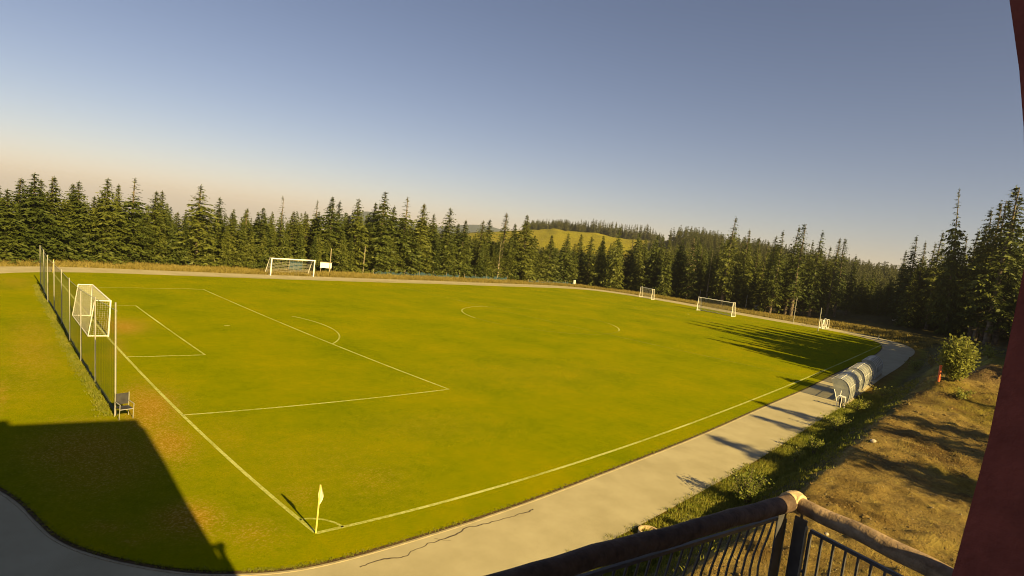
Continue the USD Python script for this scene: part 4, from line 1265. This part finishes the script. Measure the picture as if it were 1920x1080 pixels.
for k in range(900):
    if len(deep) >= 190:
        break
    azd, R_ = TG.uniform(1.2, 8.6), TG.uniform(146, 185)
    az_ = math.radians(azd)
    x, y = EYE[0] + R_ * math.cos(az_), EYE[1] + R_ * math.sin(az_)
    if too_close((x, y), placed, 2.6):
        continue
    placed.append((x, y)); z = gz(x, y)
    deep.append((x, y, z, (np.interp(azd, [1.2, 3, 5, 7, 8.6], [26, 22, 18.5, 16.5, 13]) * TG.uniform(.8, 1.03) - z) / 12))
deep = np.array(deep)
scatter("deep_wood", MASS, M_spruce, deep[:, :3], deep[:, 3], "dark spruces deep in the wood behind the right-hand forest edge", "forest")

# wood on the near right whose shadows reach the pitch, beyond the red wall
side = [(57.5, -26, 17), (61, -22, 19.5), (64, -28, 21), (67.5, -22.5, 22), (68.2, -27, 26.6), (72.5, -21, 24), (75.5, -25, 25.5), (78, -30, 26), (79.5, -21.5, 22), (83, -25, 24), (86, -29, 25), (88, -21.5, 19), (91.5, -24, 20.5), (95, -28, 21.5), (60, -33, 21), (66, -34, 24), (73, -34, 26), (82, -35, 27), (90, -34, 23), (99, -24, 18), (63, -17.5, 15), (69, -17, 16), (76, -17, 17), (82, -18, 16), (100, -31, 20),
        (12, -37, 10.5), (37.5, -36, 13.0), (105, -26, 19), (109, -23, 20), (113, -28, 22), (118, -24, 21), (123, -29, 24), (128, -25, 22), (133, -30, 24), (99, -16.5, 13), (103, -17, 14.5), (107, -15.5, 14), (111, -17.5, 16), (115.5, -16, 15), (120, -18, 17), (124, -16.5, 16), (129, -18, 17), (104, -33, 22), (116, -35, 25), (139, -26, 22)]
for k in range(14):
    side.append((56.5 + k * 2.1 + TG.uniform(-.5, .5), -17.5 + TG.uniform(-1, 1), 13 + TG.uniform(-1.5, 2.5)))
for k in range(16):
    side.append((56 + k * 2.6 + TG.uniform(-.6, .6), -20 + TG.uniform(-2, 2), 13.5 + TG.uniform(-1, 3) + min(k, 6) * .5))
side += [(51.3, -20, 10.8), (52.3, -21.5, 12.4), (53.3, -19, 12.4), (54.4, -22, 15), (55.3, -20, 15.5), (56, -17.5, 13), (57, -21, 17.8), (58, -19, 18)]
side = np.array([(x, y, gz(x, y), tz, 1.0) for x, y, tz in side] + [(x, y, gz(x, y), tz, 1.55) for x, y, tz in [(18.4, -34, 16.4), (29.7, -34, 17.3), (25.7, -34, 16.5), (39.5, -33, 13.2), (14.2, -30, 9.6)]])
sc_ = (side[:, 3] - side[:, 2]) / 12
scatter("side_wood", MASS, M_spruce, side[:, :3], np.stack([sc_ * side[:, 4], sc_ * side[:, 4], sc_], 1), "spruce wood right of the house whose shadows reach the pitch", "forest")

# ridge trees above the hill meadow: each one
ridge_x = np.r_[np.linspace(999, 1062, 15), np.linspace(1080, 1152, 21), np.linspace(1154, 1228, 19)]
ridge_t = np.interp(ridge_x, [999, 1010, 1022, 1028, 1045, 1060, 1075, 1090, 1110, 1130, 1150, 1160, 1180, 1200, 1222, 1228], [418, 412, 417, 414, 410, 412, 414, 411, 411, 413, 416, 420, 420, 420, 421, 433])
for x_, t_ in zip(ridge_x, ridge_t):
    t_ = t_ + TG.normal(0, 1.6)
    d = ray(x_ + TG.normal(0, .8), 436); d = d[:2] / np.linalg.norm(d[:2])
    R_ = 598 + TG.uniform(-6, 22)
    q = EYE[:2] + d * R_
    base = np.array([*q, gz(*q)])
    plant(("far_spruce", "far_narrow_spruce")[TG.integers(2)], base, rise(base, x_, t_), 1.15, "spruce in the row on the crest of the sunny hill meadow", "spruces along the crest of the hill meadow")

# forest on the hillside
pts = []
for k in range(60000):
    if len(pts) >= 2600:
        break
    az_, R_ = TG.uniform(-2, 31.5), TG.uniform(235, 470)
    if az_ > 27.5 and R_ > 380 - (az_ - 27.5) * 20:
        continue
    a = math.radians(az_)
    pts.append((EYE[0] + R_ * math.cos(a), EYE[1] + R_ * math.sin(a)))
for k in range(1200):
    az_, R_ = TG.uniform(29.5, 52), TG.uniform(180, 360)
    a = math.radians(az_)
    pts.append((EYE[0] + R_ * math.cos(a), EYE[1] + R_ * math.sin(a)))
for k in range(900):
    az_, R_ = TG.uniform(28, 41), TG.uniform(612, 720)
    a = math.radians(az_)
    pts.append((EYE[0] + R_ * math.cos(a), EYE[1] + R_ * math.sin(a)))
pts = np.array(pts)
pz = ground_z(pts[:, 0], pts[:, 1])
Rp = np.hypot(pts[:, 0] - EYE[0], pts[:, 1] - EYE[1])
azp = np.degrees(np.arctan2(pts[:, 1] - EYE[1], pts[:, 0] - EYE[0]))
sc = np.where(azp > 29.5, np.where(Rp > 600, 0.85, 0.6), 0.92) * TG.uniform(0.75, 1.15, len(pts))
scatter("hillside_forest", [spruce_mesh(31, 12, 2.2, 0.02, 0.3, droop=.5, power=.7, twig=1.3), spruce_mesh(32, 12, 1.8, 0.02, 0.3, droop=.5, power=.65, twig=1.2), spruce_mesh(33, 12, 2.0, 0.02, 0.32, droop=.5, power=.75, twig=1.2)],
        M_spruce_far, np.c_[pts, pz - 0.2], sc, "dark spruce forest covering the hillside behind the right-hand wood", "forest")


# ------------------------------------------------------------------ shrubs and small plants
def shrub_mesh(seed, r, h, n, leaf, spread=1.0):
    g = np.random.default_rng(seed)
    tr_, st = [], []
    ns = max(5, int(n / 45))
    for k in range(ns):
        a, e = g.uniform(0, 2 * pi), g.uniform(0.25, 1.0)
        tip = np.array([math.cos(a) * r * e * spread, math.sin(a) * r * e * spread, h * g.uniform(0.55, 1.0) * (1.1 - 0.35 * e)])
        mid = tip * np.array([.35, .35, .55])
        st.append(tube([[0, 0, -0.05], mid, tip], [0.016, 0.011, 0.004], 4, caps=False))
        for q in range(n // ns):
            u = g.uniform(0.25, 1.02)
            p = (1 - u) ** 2 * np.zeros(3) + 2 * u * (1 - u) * mid + u * u * tip + g.normal(0, r * 0.10, 3)
            p[2] = max(p[2], 0.02)
            d = g.normal(0, 1, 3) + [0, 0, 0.5]; d /= np.linalg.norm(d)
            w = np.cross(d, g.normal(0, 1, 3)); w /= np.linalg.norm(w)
            l_ = leaf * g.uniform(.6, 1.3)
            tr_ += [(p, p + d * l_ * .5 + w * l_ * .28, p + d * l_), (p, p + d * l_, p + d * l_ * .5 - w * l_ * .28)]
    t_ = np.array(tr_).reshape(-1, 3)
    return trimesh.Trimesh(t_, np.arange(len(t_)).reshape(-1, 3), process=False), cat_(*st)


def shrub(px, py, top_px, wpx, label, n=700, leaf=0.09, seed=1, mat=M_leaf, pos=None, spread=1.0):
    b = drop(px, py) if pos is None else pos
    dist = np.linalg.norm(b - EYE)
    r = wpx / 2 * dist / FOCAL
    h = max(0.2, rise(b, *top_px) - b[2])
    lv, st = shrub_mesh(seed, r, h, n, leaf, spread)
    t = thing("shrub", b, 0, label, "shrub")
    part(t, "stem", st, M_bark)
    part(t, "foliage", lv, mat)


shrub(1398, 948, (1402, 876), 78, "leafy light green shrub on the bank above the handrail", 1400, 0.10, 1)
shrub(1296, 1000, (1300, 966), 40, "small pale shrub rising just behind the front handrail", 320, 0.11, 2)
shrub(1268, 1006, (1266, 985), 24, "tiny two-stalked plant behind the handrail right of the manhole", 90, 0.11, 3)
shrub(1488, 868, (1488, 830), 30, "small upright plant at the bank foot, left one of a pair", 240, 0.11, 4)
shrub(1524, 852, (1528, 812), 46, "bushy small plant at the bank foot, right one of a pair", 420, 0.11, 5)
shrub(1566, 810, (1568, 768), 50, "leafy plant at the bank foot nearest the litter bin", 500, 0.12, 6)
shrub(1606, 770, (1606, 742), 50, "low yellowish shrub behind the nearest dugout", 500, 0.12, 7, M_grass)
shrub(1788, 716, (1790, 628), 80, "large bushy young tree on the mound beside the orange post", 6500, 0.22, 8, spread=0.62)
shrub(1716, 692, (1716, 674), 36, "low dark shrub at the top of the bank left of the young tree", 380, 0.17, 9)
shrub(1745, 690, (1748, 662), 44, "reddish dry shrub left of the bushy young tree", 300, 0.17, 10, M_dry)
shrub(1852, 672, (1852, 644), 40, "sapling with broad leaves on the upper terrace right of the young tree", 380, 0.2, 11)
shrub(1836, 672, (1834, 654), 30, "low spreading plant on the upper terrace between young tree and sapling", 240, 0.2, 12)
shrub(1803, 748, (1802, 725), 36, "small dark shrub on the mound below the young tree", 380, 0.15, 13)
shrub(1190, 1072, (1190, 1056), 30, "small plant seen through the front railing bars", 160, 0.12, 14)
shrub(1655, 742, (1655, 722), 40, "low plant between the dugouts and the bank", 300, 0.14, 15)
shrub(1604, 560, (1606, 545), 12, "yellow autumn bush in the gap of the right-hand wood", 500, 0.4, 16, M_dry, pos=None)

bp = drop(1760, 714)
hgt = rise(bp, 1764, 686) - bp[2]
t = thing("marker_post", bp, 0, "orange painted marker post on the mound in front of the young tree", "post")
part(t, "shaft", tube([(0, 0, -0.2), (0.04, 0.02, hgt / 2), (0.1, 0.04, hgt)], 0.085, 10), M_orange, smooth=50)
part(t, "cap", tube([(0.1, 0.04, hgt), (0.102, 0.04, hgt + 0.05)], [0.09, 0.05], 10), M_orange, smooth=50)

mh = drop(1216, 1003)
t = thing("manhole", [mh[0], mh[1], mh[2] + 0.02], 0, "open round concrete shaft ring in the grass beside the handrail", "manhole")
ring = trimesh.creation.annulus(0.30, 0.37, 0.5, sections=40); ring.apply_translation([0, 0, -0.13])
part(t, "rim", ring, M_log2, smooth=40)
fl = trimesh.creation.cylinder(0.30, 0.04, sections=40); fl.apply_translation([0, 0, -0.02])
part(t, "cover", fl, M_soil)  # dark disc standing for the shade inside the open shaft


def boulder(b, r, label, seed, flat=0.7):
    s = trimesh.creation.icosphere(3, 1.0)
    v = s.vertices
    v = v * (0.75 + 0.5 * meshkit.fbm(v * 1.3 + seed, 3, seed))[:, None] * [r, r * .8, r * flat]
    s.vertices = v
    tag(solo("boulder", trimesh.Trimesh(v + b + [0, 0, r * .25], s.faces, process=False), M_stone, smooth=True), label, "boulder")


sb = drop(1680, 603)
boulder(sb, 0.9, "pale sunlit boulder on the dark forest floor right of the track bend", 3)
for q, (px, py, r, lb) in enumerate([(1420, 579, 0.9, "left stone of the low heap at the foot of the right-hand spruces"), (1437, 582, 1.1, "middle stone of the low heap at the foot of the right-hand spruces"), (1452, 584, 1.0, "right stone of the low heap at the foot of the right-hand spruces"),
                                     (1637, 829, 0.16, "small pale stone in the dark hollow beside the sunlit yard"), (1550, 1003, 0.07, "small pale stone on the yard just above the side handrail")]):
    boulder(drop(px, py), r, lb, 10 + q, 0.6)


# ------------------------------------------------------------------ grass tufts
def tuft(seed, n, h, spread, w=0.012):
    g = np.random.default_rng(seed)
    tr_ = []
    for k in range(n):
        a = g.uniform(0, 2 * pi); r = spread * math.sqrt(g.uniform())
        p = np.array([r * math.cos(a), r * math.sin(a), -0.02])
        lean = g.normal(0, 0.35, 2)
        hh = h * g.uniform(.5, 1.1)
        b_ = g.uniform(0, 2 * pi); wv = np.array([math.cos(b_), math.sin(b_), 0]) * w
        m_ = p + np.array([lean[0] * hh * .35, lean[1] * hh * .35, hh * .6]); tp_ = p + np.array([lean[0] * hh, lean[1] * hh, hh])
        tr_ += [(p - wv, p + wv, m_ + wv * .7), (p - wv, m_ + wv * .7, m_ - wv * .7), (m_ - wv * .7, m_ + wv * .7, tp_)]
    t_ = np.array(tr_).reshape(-1, 3)
    return trimesh.Trimesh(t_, np.arange(len(t_)).reshape(-1, 3), process=False)


GG = np.random.default_rng(5)


def strip_points(n, idx0, idx1, d0, d1):
    ii = GG.integers(idx0, idx1, n) % len(inner)
    tw = track_width(inner)[ii]
    d = GG.uniform(d0, d1, n)
    P = inner[ii] + nrm[ii] * (tw + d)[:, None] + GG.normal(0, 0.15, (n, 2))
    return P


def z_of(P):
    return ground_z(P[:, 0], P[:, 1])


near_idx = np.nonzero((inner[:, 1] < 4) & (inner[:, 0] > -2) & (inner[:, 0] < 100))[0]
i0, i1 = near_idx.min(), near_idx.max()
P = strip_points(9000, i0, i0 + int((i1 - i0) * 0.55), 0.05, 1.9)
scatter("verge_grass", [tuft(1, 16, .16, .16), tuft(2, 14, .22, .18), tuft(3, 18, .12, .2)], M_grass, np.c_[P, z_of(P)], GG.uniform(.5, 1.2, len(P)), "rough grass on the verge between the near straight and the bank", "grass", tilt=.2)
P = strip_points(2500, i0, i0 + int((i1 - i0) * 0.6), 1.5, 3.5)
scatter("bank_grass", [tuft(4, 14, .12, .2), tuft(5, 12, .17, .2)], M_grass, np.c_[P, z_of(P)], GG.uniform(.5, 1.3, len(P)), "tall rough grass on the shaded bank", "grass", tilt=.3)
P = np.stack([GG.uniform(-3, 62, 3000), GG.uniform(-16, -8.5, 3000)], 1)
nn = meshkit.fbm(np.c_[P * 0.35, 0 * P[:, :1]], 4, 17)
P = P[nn > 0.47]
scatter("yard_grass", [tuft(6, 10, .10, .14, .008), tuft(7, 9, .14, .16, .008)], M_dry, np.c_[P, z_of(P)], GG.uniform(.5, 1.3, len(P)), "thin dry grass growing over the gravelly yard", "grass", tilt=.3)
st = trimesh.creation.icosphere(1, 0.5); st.vertices *= [1, .8, .55]
st2 = trimesh.creation.icosphere(1, 0.5); st2.vertices *= [.9, 1, .4]; st2.vertices += GG.normal(0, .06, st2.vertices.shape)
P = np.stack([GG.uniform(-3, 62, 6000), GG.uniform(-16, -8.3, 6000)], 1)
scatter("yard_gravel", [st, st2], M_gravel, np.c_[P, z_of(P)], np.exp(GG.normal(-3.55, .5, len(P))), "scattered gravel stones on the sunlit yard", "gravel")
cl = trimesh.creation.icosphere(1, 0.5); cl.vertices *= [1, .85, .5]; cl.vertices += GG.normal(0, .07, cl.vertices.shape)
P = np.stack([GG.uniform(-3, 52, 5000), GG.uniform(-16, -8.6, 5000)], 1)
P = P[meshkit.fbm(np.c_[P * 0.4, 0 * P[:, :1]], 3, 44) > 0.42]
scatter("soil_clods", [cl, st2], M_clod, np.c_[P, z_of(P)], np.exp(GG.normal(-2.75, .5, len(P))), "clods of earth lying on the sunlit yard", "soil")
far_idx = np.nonzero((inner[:, 1] > 48))[0]
P = strip_points(15000, far_idx.min(), far_idx.max(), 0.2, 5.5)
scatter("dry_grass", [tuft(8, 16, .40, .3, .022), tuft(9, 14, .55, .3, .022), tuft(10, 14, .3, .35, .022)], M_dry, np.c_[P, z_of(P)], GG.uniform(.5, 1.3, len(P)), "tall dry yellow grass between the far straight and the forest", "grass", tilt=.2)
end_idx = np.nonzero((inner[:, 0] > 95) & (inner[:, 1] > 4) & (inner[:, 1] < 60))[0]
P = strip_points(8000, end_idx.min(), end_idx.max(), 0.2, 7.0)
scatter("end_grass", [tuft(11, 16, .35, .3, .025), tuft(12, 14, .5, .3, .025)], M_dry, np.c_[P, z_of(P)], GG.uniform(.5, 1.3, len(P)), "dry orange-yellow grass outside the far right bend of the track", "grass", tilt=.2)
# ragged turf edge along the near straight
ii = GG.integers(i0 - 60, i0 + int((i1 - i0) * 0.6), 1600) % len(inner)
P = inner[ii] - nrm[ii] * (0.03 + np.abs(GG.normal(0, 0.05, 1600)))[:, None]
scatter("turf_fringe", [tuft(13, 9, .05, .07, .006), tuft(14, 8, .06, .08, .006)], M_grass, np.c_[P, np.full(len(P), TZ)], GG.uniform(.5, 1.3, len(P)), "ragged grass fringe along the turf edge beside the track", "grass", tilt=.3)
# unmown line of long grass under the net fence
s = GG.uniform(0, 1, 1700)
Q = np.array([np.interp(s * dist[-1], dist, NP[:, 0]), np.interp(s * dist[-1], dist, NP[:, 1])]).T + o[:2] + np.c_[GG.normal(-0.30, .13, 1700), GG.normal(0, .2, 1700)]
scatter("fence_grass", [tuft(15, 14, .09, .2, .014), tuft(16, 12, .12, .2, .014)], M_grass, np.c_[Q, np.full(len(Q), TZ)], GG.uniform(.4, 1.2, len(Q)), "unmown grass strip along the foot of the net fence", "grass", tilt=.3)


# ------------------------------------------------------------------ the air
M_haze = usdkit.material(stage, "/World/Looks/haze_air", {"v": ("principled_volume", {"color": (0.93, 0.95, 1.0), "density": 0.00009, "anisotropy": 0.2})}, [], volume="v.volume")
hz = trimesh.creation.box([19400, 19400, 560.0]); hz.apply_translation([0, 0, 110 - 280.0])
solo("haze", hz, M_haze, kind="stuff")
